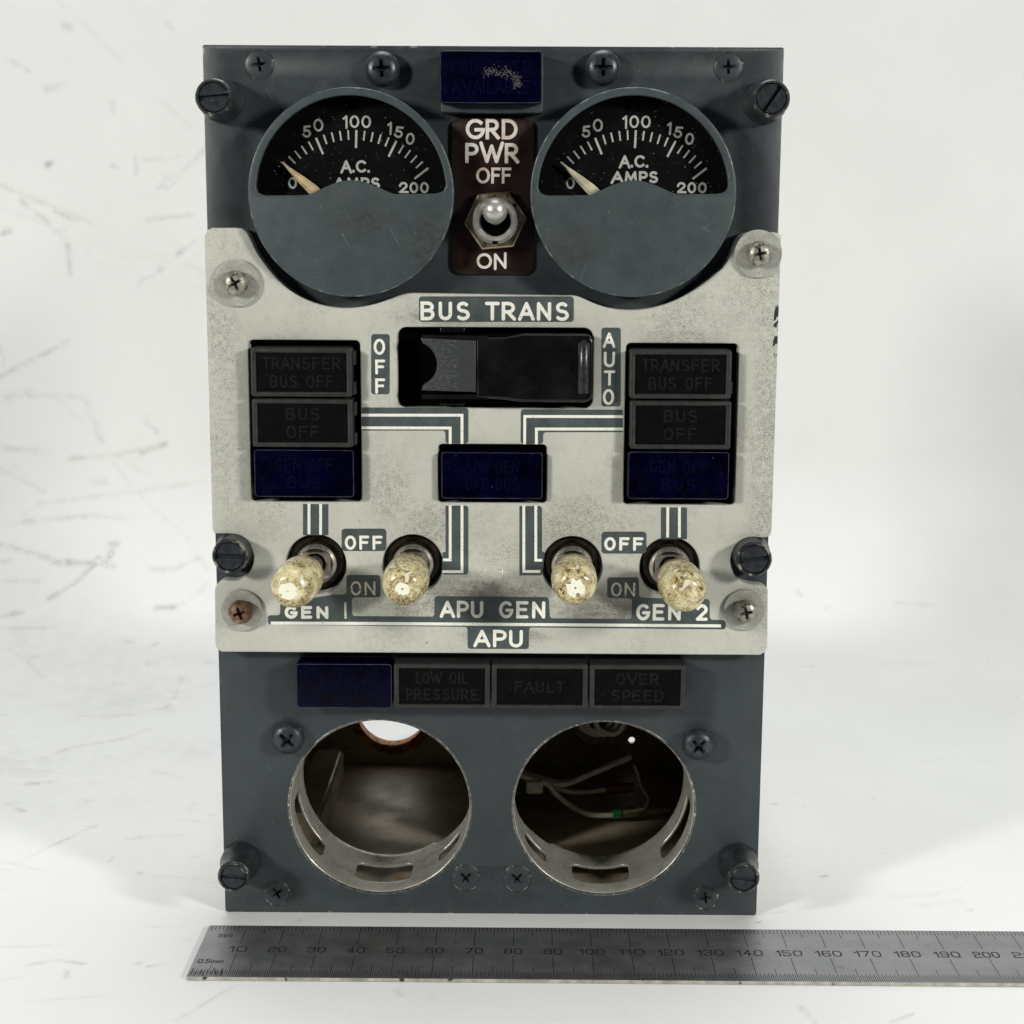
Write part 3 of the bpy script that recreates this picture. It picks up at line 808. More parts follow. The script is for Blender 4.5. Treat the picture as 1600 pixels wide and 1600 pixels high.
wire([(770, 1185, -62), (812, 1203, -62), (850, 1217, -62), (888, 1222, -62), (925, 1208, -64), (960, 1193, -67), (985, 1182, -70)], .85)
wire([(770, 1190, -60), (815, 1208, -60), (850, 1220, -60), (880, 1226, -60), (915, 1213, -63), (955, 1196, -66), (984, 1184, -70)], .85)
wire([(775, 1194, -58), (822, 1214, -58), (860, 1226, -60), (880, 1235, -62), (905, 1238, -64), (930, 1236, -66), (948, 1233, -67)], .75)
wire([(775, 1198, -56), (825, 1216, -56), (855, 1225, -57), (868, 1240, -57), (890, 1258, -58), (915, 1271, -58), (940, 1274, -59), (958, 1273.5, -60)], .85)
wire([(990, 1195, -72), (996, 1210, -72), (1001, 1228, -70), (1010, 1243, -68), (1012, 1252, -66), (1006, 1262, -64)], .5)
for (a, b, c, d_) in ((905, 1131, 945, -75), (915, 1126, 957, -73), (930, 1124, 968, -71)):
    wire([(a, 1120, d_), (a + 5, 1138, d_), (a + 28, 1147, d_), (c + 4, 1137, d_), (c + 12, 1118, d_)], .9)
mb = MB()
ct = LC((790, 1115, 5.16), [(165, 540), (300, 540), (300, 635), (165, 635)], -55)
finish('cable_tie', shape_mesh([rounded([(u, v, .6) for u, v in ct])], -57, -53.5, .4), ['wire'], root)
mb = MB(); a = L(957, 1272, -60); b = L(971, 1271, -60); mb.tube([(a[0], a[1], -60), ((a[0] + b[0]) / 2, (a[1] + b[1]) / 2, -60), (b[0], b[1], -60)], 1.5, 14); mb.build('terminal_sleeve', ['green'], root, 40)
mb = MB(); a = L(972, 1271, -60.2); b = L(1006, 1265, -61); mb.tube([(a[0], a[1], -60.2), ((a[0] + b[0]) / 2, (a[1] + b[1]) / 2, -60.6), (b[0], b[1], -61)], [1.3, 1.7, 1.9], 14); mb.build('terminal_lug', ['lug'], root, 40)
mb = MB(); a = L(946, 1234, -67); b = L(990, 1230, -68); mb.tube([(a[0], a[1], -67), ((a[0] + b[0]) / 2, (a[1] + b[1]) / 2, -67.5), (b[0], b[1], -68)], 1.6, 14); mb.build('terminal_sleeve', ['red'], root, 40)
a = L(930, 1143, -82); mb = MB(); mb.lathe([(0, -86), (7.4, -86), (7.8, -85), (7.8, -81), (7.2, -80), (0, -80)], (a[0], a[1] + 3.5), 32); mb.build('connector', ['red'], root, 40)

# --- light grey plate
out = LC((0, 0, 1), [(324, 357)], DP)
outline = []
tl = LC(C1, [(72, 1020), (78, 990), (100, 979), (225, 979)], DP)
left_cut = catmull(LC(C1, [(225, 979), (255, 985), (280, 1010), (300, 1050), (330, 1110), (400, 1205), (480, 1283), (560, 1333), (650, 1366), (740, 1380), (820, 1378), (900, 1364), (960, 1345), (1020, 1322), (1060, 1309), (1100, 1305)], DP), 5)
right_cut = catmull(LC(C2, [(400, 1318), (440, 1318), (480, 1330), (530, 1353), (600, 1377), (680, 1389), (760, 1389), (850, 1374), (940, 1343), (1020, 1300), (1100, 1244), (1142, 1210)], DP), 5) + \
    catmull(LC((1120, 340, 7.27), [(60, 575), (110, 505), (155, 425), (195, 320), (235, 235), (285, 188), (350, 166), (430, 163)], DP), 5)
r_side = LC((1120, 340, 7.27), [(640, 166), (700, 178), (735, 205), (748, 240)], DP)
RN = LC(C6, [(1432, 80), (1420, 115), (1395, 128), (1330, 128), (1280, 140), (1240, 180), (1222, 240), (1235, 300), (1270, 345), (1320, 360), (1380, 367), (1408, 390)], DP)
LN = LC((320, 820, 8), [(122, 850), (130, 780), (180, 720), (240, 692), (360, 698), (440, 685), (520, 635), (590, 530), (610, 420), (590, 320), (520, 220), (420, 145), (330, 115), (140, 110), (110, 90), (95, 50)], DP)
RN = [(min(u, 71.5), v) for u, v in RN]
br = LC((0, 0, 1), [(1198.5, 1020), (1191, 1026.5)], DP); bl = LC((0, 0, 1), [(345, 1021), (338.5, 1013)], DP)
outline = [(-71.3, tl[0][1])] + tl[1:3] + left_cut + right_cut + r_side[:-1] + [(71.5, r_side[-1][1])] + catmull(RN, 4) + \
    [(71.4, 76)] + [(70.9, 74.6), (69.6, 73.7)] + [(-69.8, 73.7), (-71.0, 74.6)] + [(-71.3, 76)] + catmull(LN, 4)


def quad_px(crop, x0, y0, x1, y1, r, d=DP):
    q = LC(crop, [(x0, y1), (x1, y1), (x1, y0), (x0, y0)], d)
    return rounded([(u, v, r) for u, v in q], 5)


TOG = [(-44.9, 97.0), (-20.1, 97.1), (20.7, 96.9), (45.7, 96.8)]
cuts = [rrect(-61.0, -33.0, 113.3, 154.2, 1.2), rrect(33.6, 61.8, 113.0, 153.9, 1.2), rrect(-13.5, 14.0, 113.2, 128.2, 1.1), rrect(-23.7, 25.4, 137.4, 157.6, 2.4)]
cuts += [circle(c, 7.75, 64) for c in TOG]
plate = shape('light_plate', [outline] + cuts, .9, DP, 'plate', root, bevel=.35, res=2)
# flat black sheets standing in for the shade behind the rectangular cut-outs
for i, c in enumerate(((-62, -32, 112.5, 155), (32.6, 62.8, 112, 155), (-14.5, 15, 112, 129), (-24.7, 26.4, 136.5, 158.5))):
    wb = MB(); wb.box(c[0], c[1], c[2], c[3], .05, .5); wb.build('well_shade', ['recess'], plate)

PD = DP + .03; TD = DP + .055


def legend(loops, txts, lines=(), bgm='patch', inkm='ink'):
    """dark patch with white engraved letters and lines, on the plate"""
    mb = MB()
    me = None
    for lp in loops: mb.add([(u, v, PD) for u, v in lp], [tuple(range(len(lp)))], 0)
    for t in txts: text_px(mb, *t, d=TD, mi=1)
    for a, b in lines: stroke(mb, [a, b], .33, TD, 'round', 1)
    me = mb.mesh()
    bm = bmesh.new(); bm.from_mesh(me)
    for f in bm.faces:
        if f.normal.y > 0: f.normal_flip()
    bmesh.ops.triangulate(bm, faces=[f for f in bm.faces if len(f.verts) > 4])
    bm.to_mesh(me); bm.free()
    return finish('legend', me, [bgm, inkm], plate, 0)


legend([quad_px((0, 0, 1), 654.5, 463, 896.5, 503, .8)], [('BUS TRANS', (0, 0, 1), (657, 471.5, 889, 501), .86)])
legend([quad_px((0, 0, 1), 580, 522, 609, 616, .7)], [('O', C3, (908, 254, 966, 334), .68), ('F', C3, (916, 358, 966, 432), .68), ('F', C3, (916, 452, 966, 529), .68)])
legend([quad_px(C4, 575, 198, 672, 592, .7)], [('A', C4, (582, 222, 645, 300), .68), ('U', C4, (587, 318, 643, 396), .68), ('T', C4, (586, 412, 645, 488), .68), ('O', C4, (582, 505, 639, 585), .68)])


def trace(crop, poly, lines, rad=.8):
    pts = LC(crop, [(x, y) for x, y in poly], DP)
    lp = rounded([(u, v, rad if (i not in (0, len(pts) - 1)) else .1) for i, (u, v) in enumerate(pts)])
    mb = MB()
    mb.add([(u, v, PD) for u, v in lp], [tuple(range(len(lp)))], 0)
    for ln in lines: stroke(mb, LC(crop, ln, DP), .36, TD, 'square', 1)
    me = mb.mesh(); bm = bmesh.new(); bm.from_mesh(me)
    for f in bm.faces:
        if f.normal.y > 0: f.normal_flip()
    bmesh.ops.triangulate(bm, faces=[f for f in bm.faces if len(f.verts) > 4], ngon_method='EAR_CLIP')
    bm.to_mesh(me); bm.free()
    return finish('circuit_line', me, ['patch', 'ink'], plate, 0)


trace(C3, [(850, 597), (1382, 599), (1382, 777), (1267, 777), (1267, 713), (850, 713)], [[(855, 635.5), (1350, 636), (1350, 772)], [(855, 699), (1291, 700), (1291, 772)]])
trace(C3, [(1268, 1088), (1382, 1088), (1382, 1433), (1250, 1433), (1252, 1320), (1268, 1320)], [[(1291, 1094), (1291, 1359), (1262, 1359)], [(1350, 1094), (1350, 1418), (1258, 1418)]])
trace(C4, [(682, 608), (172, 606), (171, 779), (284, 779), (284, 721), (682, 721)], [[(678, 643), (192, 642), (191, 774)], [(678, 705), (250, 705), (250, 774)]])
trace(C4, [(165, 1090), (278, 1090), (278, 1318), (292, 1320), (280, 1437), (165, 1437)], [[(187, 1095), (187, 1417), (262, 1417)], [(247, 1095), (247, 1361), (272, 1361)]])
trace(C3, [(555, 1080), (682, 1080), (682, 1236), (555, 1236)], [[(585, 1086), (585, 1224)], [(643, 1086), (643, 1226)]], .1)
trace(C4, [(873, 1097), (1003, 1097), (1003, 1256), (872, 1256)], [[(907, 1102), (906, 1240)], [(965, 1102), (965, 1240)]], .1)
legend([quad_px(C3, 748, 1203, 972, 1315, .9)], [('OFF', C3, (764, 1238, 953, 1309), .72)])
legend([quad_px(C4, 575, 1218, 800, 1328, .9)], [('OFF', C4, (589, 1246, 785, 1314), .76)])
# the GEN / APU base line: one dark shape with tabs
tabs = [quad_px(C5, 380, 516, 395, 572, .5), quad_px(C5, 442, 440, 798, 528, 1.0), quad_px(C5, 1214, 420, 1850, 528, 1.0)]


def union_legend():
    c = (0, 0, 1)
    X = lambda x: 300 + x / 3.2
    Y = lambda y: 800 + y / 3.2
    X6 = lambda x: 760 + x / 3.2
    pts = [(X(380), Y(516)), (X(441), Y(516)), (X(441), Y(455)), (X(706), Y(413)), (X(771), Y(411)), (X(772), Y(315)), (X(943), Y(315)), (X(943), Y(426)), (X(800), Y(427)), (X(800), Y(520)), (X(1212), Y(523)), (X(1213), Y(420)),
           (X6(312), Y(426)), (X6(318), Y(531)), (X6(726), Y(535)), (X6(727), Y(432)), (X6(604), Y(430)), (X6(604), Y(327)), (X6(762), Y(327)), (X6(764), Y(428)), (X6(1116), Y(436)), (X6(1117), Y(538)), (X6(1195), Y(541)), (X6(1197), Y(587)),
           (X6(213), Y(577)), (X6(212), Y(685)), (X(1378), Y(684)), (X(1377), Y(574)), (X(380), Y(563))]
    lp = rounded([(*L(x, y, DP), .75) for x, y in pts], 4)
    mb = MB(); mb.add([(u, v, PD) for u, v in lp], [tuple(range(len(lp)))], 0)
    text_px(mb, 'GEN', C5, (463, 470, 682, 534), .86, TD, mi=1)
    text_px(mb, '|', C5, (757, 450, 777, 534), .62, TD, mi=2, fit=False)
    text_px(mb, 'APU GEN', (0, 0, 1), (687, 939, 852, 966), .86, TD, mi=1)
    text_px(mb, 'GEN 2', C6, (749, 460, 1107, 543), .86, TD, mi=1)
    text_px(mb, 'APU', (0, 0, 1), (739.5, 984, 817, 1011.5), .86, TD, mi=1)
    text_px(mb, 'ON', C5, (792, 346, 917, 417), .54, TD, mi=2, cap='round')
    text_px(mb, 'ON', C6, (623, 352, 744, 423), .54, TD, mi=2)
    stroke(mb, [L(X(402), Y(555), DP), L(X(900), Y(557), DP), L(X6(1165), Y(569), DP)], .40, TD, 'square', 1)
    me = mb.mesh(); bm = bmesh.new(); bm.from_mesh(me)
    for f in bm.faces:
        if f.normal.y > 0: f.normal_flip()
    bmesh.ops.triangulate(bm, faces=[f for f in bm.faces if len(f.verts) > 4], ngon_method='EAR_CLIP')
    bm.to_mesh(me); bm.free()
    return finish('legend', me, ['patch', 'ink', 'ink_worn'], plate, 0)


union_legend()
# thin cross mark between the switches
cmk = MB(); cc = L(785, 893.5, DP)
stroke(cmk, [(cc[0] - .75, cc[1]), (cc[0] + .75, cc[1])], .10, TD, 'square'); stroke(cmk, [(cc[0], cc[1] - .75), (cc[0], cc[1] + .75)], .10, TD, 'square')
cmk.build('registration_cross', ['ink'], plate, 0)


# --- ammeters
M['edge_wear'] = simple('worn_paint_edge', (.050, .066, .073), .42, 0, .3, .5, (.17, .19, .19), spk=(.52, .66), spk_scale=.35)
def ammeter(c, bez, dv, nmat, label):
    arcr = 23.3; th0 = math.degrees(math.asin((285 - 302) / 147.0))
    pts = []
    # window: circle segment on top, flat base with a raised hump in the middle
    tilt = math.radians(.9)
    a_l = [(-(arcr) * math.cos(math.radians(t)), arcr * math.sin(math.radians(t))) for t in np.linspace(4, 90, 30)]
    a_r = [(-x, y) for x, y in a_l[::-1][1:]]
    low = -.35
    hump = [(x, low + 3.45 * (math.cos(PI * min(1, abs(x) / 10.8)) * .5 + .5) ** .62) for x in np.linspace(10.6, -10.6, 21)]
    corner_r = [(22.95, .8), (22.5, .25), (21.6, -.15), (20.3, low)]
    corner_l = [(-x, y) for x, y in corner_r[::-1]]
    win = a_l + a_r + corner_r + [(12.5, low)] + hump + [(-12.5, low)] + corner_l
    win = [(c[0] + x * math.cos(tilt) - y * math.sin(tilt), c[1] + x * math.sin(tilt) + y * math.cos(tilt)) for x, y in win]
    am = shape('ammeter', [circle(c, 25.15, 128), win], 7.0, 9.0, bez, root, bevel=.3, res=2)
    am['label'] = label
    body = MB(); body.lathe([(25.0, .02), (25.0, 7.3), (24.2, 7.3), (24.2, 1.0)], c, 96); body.build('case', [bez], am)
    eb = MB(); eb.lathe([(25.17, 8.62), (25.16, 8.80), (25.02, 8.98), (24.84, 9.02)], c, 128); eb.build('bezel_edge', ['edge_wear'], am, 60)
    fb = MB(); fb.lathe([(0, 2.0), (24.3, 2.0), (24.3, 1.5)], c, 64); fb.build('dial', ['dial'], am)
    gb = MB(); gb.lathe([(0, 6.2), (24.1, 6.2), (24.1, 6.9), (0, 6.9)], c, 64); gb.build('glass', ['glass'], am)
    dc = (c[0] + .05, c[1] - 7.85); dd = 2.06
    mk = MB()
    for k in range(21):
        t = math.radians(88.1 + 50.6 - 5.06 * k)
        big = k % 5 == 0
        r1 = 23.3; r0 = r1 - (4.3 if big else 2.35)
        stroke(mk, [(dc[0] + r0 * math.cos(t), dc[1] + r0 * math.sin(t)), (dc[0] + r1 * math.cos(t), dc[1] + r1 * math.sin(t))], .27 if big else .2, dd, 'butt')
    off = (c[0] - GC[0][0], c[1] - GC[0][1])
    def T(s, box, w, tilt=0.0, dy=0.0, **k):
        (x0, y0, x1, y1) = box; a = LC(C1, [(x0, (y0 + y1) / 2), (x1, (y0 + y1) / 2), ((x0 + x1) / 2, y0), ((x0 + x1) / 2, y1)], 2.0)
        text(mk, s, a[0][0] + off[0], a[1][0] + off[0], a[3][1] + off[1] + dy, a[2][1] + off[1] + dy, w, dd, cap='square', tilt=tilt, **k)
    T('5', (555, 468, 594, 529), .50, .10); T('0', (607, 434, 657, 498), .50, .05)
    T('100', (757, 417, 895, 480), .50, gap=.13)
    T('1', (980, 449, 999, 510), .50, -.06, gap=.3); T('5', (1014, 472, 1054, 531), .50, -.08); T('0', (1069, 504, 1113, 564), .50, -.12)
    T('200', (1036, 750, 1184, 806), .54, gap=.10); T('0', (481, 726, 525, 784), .50)
    T('A.C.', (744, 641, 889, 703), .60, dy=dv, gap=.12); T('AMPS', (706, 727, 940, 787), .62, dy=dv * 1.25, gap=.10)
    mk.build('scale_markings', ['dial_ink'], am, 0)
    nb = MB(); t = math.radians(138.9); ux, uy = math.cos(t), math.sin(t); nx, ny = -uy, ux
    prof = [(4.0, .9), (9, 1.25), (13.5, 1.35), (17, 1.0), (21, .45), (23.6, .1)]
    z0, z1 = 3.6, 4.1
    pts = []
    for r, h in prof:
        for zz, hh in ((z0, h), (z0, -h), (z1, -h * .35), (z1, h * .35)): pts.append((dc[0] + ux * r + nx * hh, dc[1] + uy * r + ny * hh, zz))
    fs = [(i * 4 + k, i * 4 + (k + 1) % 4, (i + 1) * 4 + (k + 1) % 4, (i + 1) * 4 + k) for i in range(len(prof) - 1) for k in range(4)]
    fs += [(0, 1, 2, 3), tuple(len(pts) - 4 + k for k in (3, 2, 1, 0))]
    nb.add(pts, fs); me = nb.mesh(); bm = bmesh.new(); bm.from_mesh(me); bmesh.ops.recalc_face_normals(bm, faces=bm.faces); bm.to_mesh(me); bm.free()
    finish('needle', me, [nmat], am, 20)
    return am


ammeter(GC[0], 'bezel_a', 0.0, 'needle_tan', 'scuffed AC ammeter with a brown-stained bezel')
ammeter(GC[1], 'bezel_b', 1.25, 'needle', 'AC ammeter with a cleaner bezel')

# --- brown switch plate and ground power switch
sw = shape('switch_plate', [rrect(-10.25, 10.25, 170.6, 208.9, 2.6)], .02, .9, 'brown_plate', root, bevel=.15, res=1)
mb = MB()
A = (670, 60, 8); B = (670, 260, 8)
text_px(mb, 'GRD', A, (462, 1006, 1110, 1262), .86, .94, cap='square', gap=.10)
text_px(mb, 'PWR', A, (455, 1308, 1130, 1560), .86, .94, cap='square', gap=.13)
text_px(mb, 'OFF', B, (592, 14, 1030, 214), .66, .94, cap='square', gap=.11)
text_px(mb, 'ON', B, (597, 1086, 972, 1280), .66, .94, cap='square', gap=.11)
me = mb.mesh(); bm = bmesh.new(); bm.from_mesh(me)
for f in bm.faces:
    if f.normal.y > 0: f.normal_flip()
bm.to_mesh(me); bm.free()
finish('lettering', me, ['ink_plate'], sw, 0)

SWC = (.75, 183.9)
bs = MB()
bs.lathe([(5.35, .9), (5.35, 6.0), (5.0, 6.5), (4.3, 6.5), (3.95, 6.2), (3.8, 3.0), (0, 3.0)], (0, 0), 64)
bs.lathe([(5.36, 4.6), (5.55, 4.8), (5.36, 5.0)], (0, 0), 64); bs.lathe([(5.36, 5.4), (5.5, 5.55), (5.36, 5.7)], (0, 0), 64)
sw1 = bs.build('toggle_switch', ['steel'], root, 35, (SWC[0], SWC[1], 0)); sw1['label'] = 'toggle switch with bare metal bat lever'
hx = [(7.9 * math.cos(math.radians(5 + 60 * k)), 7.9 * math.sin(math.radians(5 + 60 * k))) for k in range(6)]
shape('hex_nut', [rounded([(x, y, .4) for x, y in hx], 3), circle((0, 0), 5.4, 48)], .95, 3.6, 'nut', sw1, bevel=.5, res=3)
kb = MB(); kb.box(-.68, .68, -5.75, -4.95, 5.7, 6.62); kb.build('key_slot', ['recess'], sw1)
ib = MB(); ib.lathe([(3.75, 3.05), (0, 3.05)], (0, 0), 32); ib.build('bushing_shade', ['recess'], sw1)  # black disc, shade inside the bushing put into colour
lv = MB(); lv.lathe([(1.5, 0), (1.6, 3), (1.9, 5), (2.5, 8), (2.95, 10.5), (3.05, 12), (2.85, 13.3), (2.3, 14.4), (1.4, 15.15), (.6, 15.4), (0, 15.45)], (0, 0), 40)
lv.build('lever', ['steel'], sw1, 60, (0, 0, 1.0), (math.radians(-11), 0, 0))


# --- four lever switches with capsule tips
def lever_switch(c, tip_end, mat_name, seed, clean, facets, label):
    b = MB()
    b.lathe([(7.0, .1), (7.0, 1.6), (6.6, 2.0), (5.6, 2.0), (5.5, 2.6), (4.9, 2.6), (4.9, 5.2), (4.4, 5.6), (3.4, 5.6), (3.0, 4.6), (0, 4.6)], (0, 0), 56)
    s = b.build('toggle_switch', ['nut_dark'], root, 35, (c[0], c[1], 0)); s['label'] = label
    n2 = MB(); n2.lathe([(4.95, 4.6), (5.25, 4.9), (5.25, 5.6), (4.95, 5.9), (4.55, 6.2), (4.2, 6.2)], (0, 0), 56); n2.build('bushing_ring', ['bush'], s)
    g = [(-3.9, -3.4), (3.9, -3.4), (3.9, 3.4), (-3.9, 3.4)]
    shape('keeper', [rounded([(x, y, 1.2) for x, y in g]), circle((0, .4), 2.7, 32)], 5.65, 7.4, 'bush', s, bevel=.25, res=1)
    axis = Vector((tip_end[0] - c[0], tip_end[1] - c[1] - .4, tip_end[2] - 4.8)); ln = axis.length; ax = axis.normalized()
    # local lathe axis is +d = -Y in world; turn it onto the lever axis
    wdir = Vector((ax.x, -ax.z, ax.y)); q = Vector((0, -1, 0)).rotation_difference(wdir)
    st = MB(); st.lathe([(2.1, 0), (2.3, 3), (2.6, 6), (2.6, ln - 8), (0, ln - 8)], (0, 0), 28)
    st.build('lever', ['stem'], s, 40, (0, .4, 4.8), q.to_euler())
    tp = MB(); t0 = ln - 16.6
    prof = [(0, t0), (2.6, t0), (3.6, t0 + .5), (4.5, t0 + 1.6), (5.15, t0 + 3.2), (5.55, t0 + 5.4), (5.7, t0 + 8.0), (5.65, t0 + 11.0), (5.35, t0 + 13.2), (4.75, t0 + 14.9), (3.9, t0 + 16.0), (3.0, t0 + 16.45), (2.4, ln), (0, ln)]
    tp.lathe(prof, (0, 0), 48)
    tip = tp.build('lever_tip', [tip_mat(mat_name, seed, clean, {'tip_first': .45, 'tip_second': .9, 'tip_third': .7, 'tip_fourth': .75}[mat_name])], s, 60, (0, .4, 4.8), q.to_euler())
    if facets:
        fr, fu, fv = facets
        fb = MB(); k_ = [fr * (1 + .09 * math.sin(2 * a + seed) + .05 * math.sin(5 * a + 2 * seed)) for a in np.linspace(0, 2 * PI, 40, endpoint=False)]
        rim_ = [(k_[i] * math.cos(2 * PI * i / 40), k_[i] * math.sin(2 * PI * i / 40)) for i in range(40)]
        fb.add([(x, y, ln + .05 - max(0, math.hypot(x, y) - 2.35) * .32) for x, y in rim_] + [(.3 * x / fr, .3 * y / fr, ln + .05) for x, y in rim_], [(i, (i + 1) % 40, 40 + (i + 1) % 40, 40 + i) for i in range(40)])
        fb.build('bare_spot', ['bare_tip'], s, 40, (0, .4, 4.8), q.to_euler())
    return s


lever_switch(TOG[0], (-48.9, 95.0, 28.5), 'tip_first', 1.0, .05, (2.3, 0, 0), 'toggle switch with evenly speckled cream tip')
lever_switch(TOG[1], (-21.2, 95.5, 27.5), 'tip_second', 2.3, 0.0, (1.7, 0, 0), 'toggle switch with brown-mottled yellow tip')
lever_switch(TOG[2], (20.8, 96.0, 27.5), 'tip_third', 3.9, 0.0, (2.4, 0, 0), 'toggle switch with large bare cream patch on its tip')
lever_switch(TOG[3], (48.0, 94.5, 28.5), 'tip_fourth', 5.2, .02, 0, 'toggle switch with tan tip leaning to the right')

# --- black switch guard
G = (610, 490, 4.706)
gz = 11.0
u0, vt = LC(G, [(628, 150)], gz)[0]; u1, vb = LC(G, [(1490, 655)], gz)[0]
body = rounded([(u0, vb + 1.0, .5), (u0 + 7, vb + .6, 5), (u0 + 12, vb, 5), (u1, vb, 2.2), (u1, vt, 2.2), (u0 + 12, vt, 5), (u0 + 7, vt - .9, 5), (u0, vt - 1.0, .5)])
guard = shape('switch_guard', [body], 1.0, gz, 'black', root, bevel=.8, res=4, smooth=50)
guard['label'] = 'black hinged plastic guard over the bus transfer switch'
lg = LC(G, [(222, 180), (628, 200), (628, 578), (230, 565)], gz)
bite = [(lg[0][0] - 1.6 + 5.6 * math.cos(math.radians(t)), (lg[0][1] + lg[3][1]) / 2 + 5.6 * math.sin(math.radians(t)) * 1.0) for t in np.linspace(-68, 68, 24)]
lug_loop = [lg[3], lg[2], lg[1], lg[0]] + bite[::-1]
lme = shape_mesh([lug_loop], 4.5, gz + .05, .25, 2)
finish('thumb_lug', lme, ['lug_plastic'], guard, 40)
rl = MB()
for vv in (vt - 1.2, vb + 1.2):
    rl.box(lg[0][0] + .2, u0 + 3, vv - .55, vv + .55, 1.0, gz + .1 - .3)
rl.build('side_rail', ['black'], guard)
hg = MB(); hu = LC(G, [(1422, 400)], gz)[0][0]
k = 24
pts = []; path = [(hu, vb + 1.6, gz - .9), (hu, vb + 2.4, gz - .6), (hu, (vt + vb) / 2, gz - .6), (hu, vt - 2.4, gz - .6), (hu, vt - 1.6, gz - .9)]
hg.tube(path, [.9, 1.55, 1.55, 1.55, .9], 24); hg.build('highlight_ridge', [simple('highlight_satin', (.02, .022, .022), .30, 0, .3, .6, bump=(3, .02))], guard, 60)  # ridge in a paler black, added for the guard's highlight band
pn = MB(); pu, pv = LC(G, [(1333, 408)], gz)[0]; pn.lathe([(.62, gz - .5), (.62, gz + .03), (0, gz + .03)], (pu, pv), 20); pn.build('pin_hole', ['recess'], guard)
for yy in (122, 655):
    hu2, hv2 = LC(G, [(455, yy)], 5.5)[0]
    shape('pivot_pin', [rrect(hu2 - 3.2, hu2 + 3.2, hv2 - .75, hv2 + .75, .7)], .6, 5.0, 'glossy_black', guard, bevel=.3, res=2)


# --- annunciator lights
def annunciator(u0, u1, v0, v1, d1, lines, blue=False, d0=.6, label=None, stk=.42, capf=.255, wid=None):
    if blue:
        o = shape('annunciator_light', [rrect(u0, u1, v0, v1, .9)], d0, d1, 'blue_lens', root, bevel=.35, res=2)
        b = MB(); z = d1 - .12
        e = MB(); lp_o = rrect(u0 + .22, u1 - .22, v0 + .22, v1 - .22, .8)
        pts = [(x, y, d1 - .04) for x, y in lp_o]
        stroke(e, [(p[0], p[1]) for p in pts] + [(pts[0][0], pts[0][1])], .055, d1 + .01, 'butt')
        e.build('lens_edge', ['blue_edge'], o, 0); dd = d1 + .02; inkm = 'blue_ink'
    else:
        o = shape('annunciator_light', [rrect(u0, u1, v0, v1, .7), rrect(u0 + 1.35, u1 - 1.35, v0 + 1.25, v1 - 1.25, .15)], d0, d1, 'black_frame', root, bevel=.4, res=2)
        f = MB(); f.box(u0 + 1.2, u1 - 1.2, v0 + 1.1, v1 - 1.1, d1 - 3, d1 - .45); f.build('legend_face', ['legend_face'], o); dd = d1 - .42; inkm = 'legend_ink'
    if label: o['label'] = label
    t = MB(); n = len(lines); hgt = v1 - v0; uc = (u0 + u1) / 2; vc = (v0 + v1) / 2
    ch = hgt * capf
    for i, (s, w) in enumerate(lines):
        y = vc + ((n - 1) / 2 - i) * hgt * .37
        text(t, s, uc - w / 2, uc + w / 2, y - ch / 2, y + ch / 2, stk, dd, cap='square', gap=.24, glyphs=narrow_glyph)
    me = t.mesh(); bm = bmesh.new(); bm.from_mesh(me)
    for fc in bm.faces:
        if fc.normal.y > 0: fc.normal_flip()
    bm.to_mesh(me); bm.free()
    finish('legend', me, [inkm], o, 0)
    return o


for sx, us_ in ((-1, [(-60.0, -34.8), (-59.9, -34.7), (-59.7, -34.5)]), (1, [(34.4, 59.7), (34.7, 59.9), (34.3, 59.8)])):
    for i, (a, b) in enumerate(us_):
        v1 = 152.5 - 12.7 * i; v0 = v1 - 12.2
        ln = [[('TRANSFER', 19.5), ('BUS OFF', 15.8)], [('BUS', 8.4), ('OFF', 8.2)], [('GEN OFF', 14.5), ('BUS', 8.4)]][i]
        o = annunciator(a, b, v0, v1, 9.0, ln, blue=(i == 2), label='dark blue light cap' if i == 2 else 'black framed light cap reading ' + ' '.join(x[0] for x in ln).lower())
        if sx < 0 and i < 2:   # little side clips on the left pair
            cb = MB()
            cb.box(b + .02, b + .75, v1 - 4.2, v1 - .9, 2, 8.3); cb.box(b + .02, b + .75, v0 + .6, v0 + 3.6, 2, 8.3); cb.build('clip', ['black_frame'], o)
        if sx > 0 and i == 0:
            cb = MB(); cb.box(b + .02, b + .6, v0 + 1.2, v0 + 4.0, 2, 7.5); cb.build('clip', ['black_frame'], o)
annunciator(-12.7, 13.0, 114.5, 126.5, 7.6, [('APU GEN', 13.5), ('OFF BUS', 13.5)], blue=True, label='dark blue light cap in the middle of the grey plate')
for i, ln in enumerate([[('MAINT', 12.6)], [('LOW OIL', 13.6), ('PRESSURE', 18.6)], [('FAULT', 13.0)], [('OVER', 11.2), ('SPEED', 13.6)]]):
    a = -50.4 + 25.3 * i
    annunciator(a, a + 24.9, 59.2, 71.2, 7.0, ln, blue=(i == 0), d0=.02, stk=.46, label='dark blue light cap reading maint' if i == 0 else 'black framed light cap reading ' + ' '.join(x[0] for x in ln).lower())
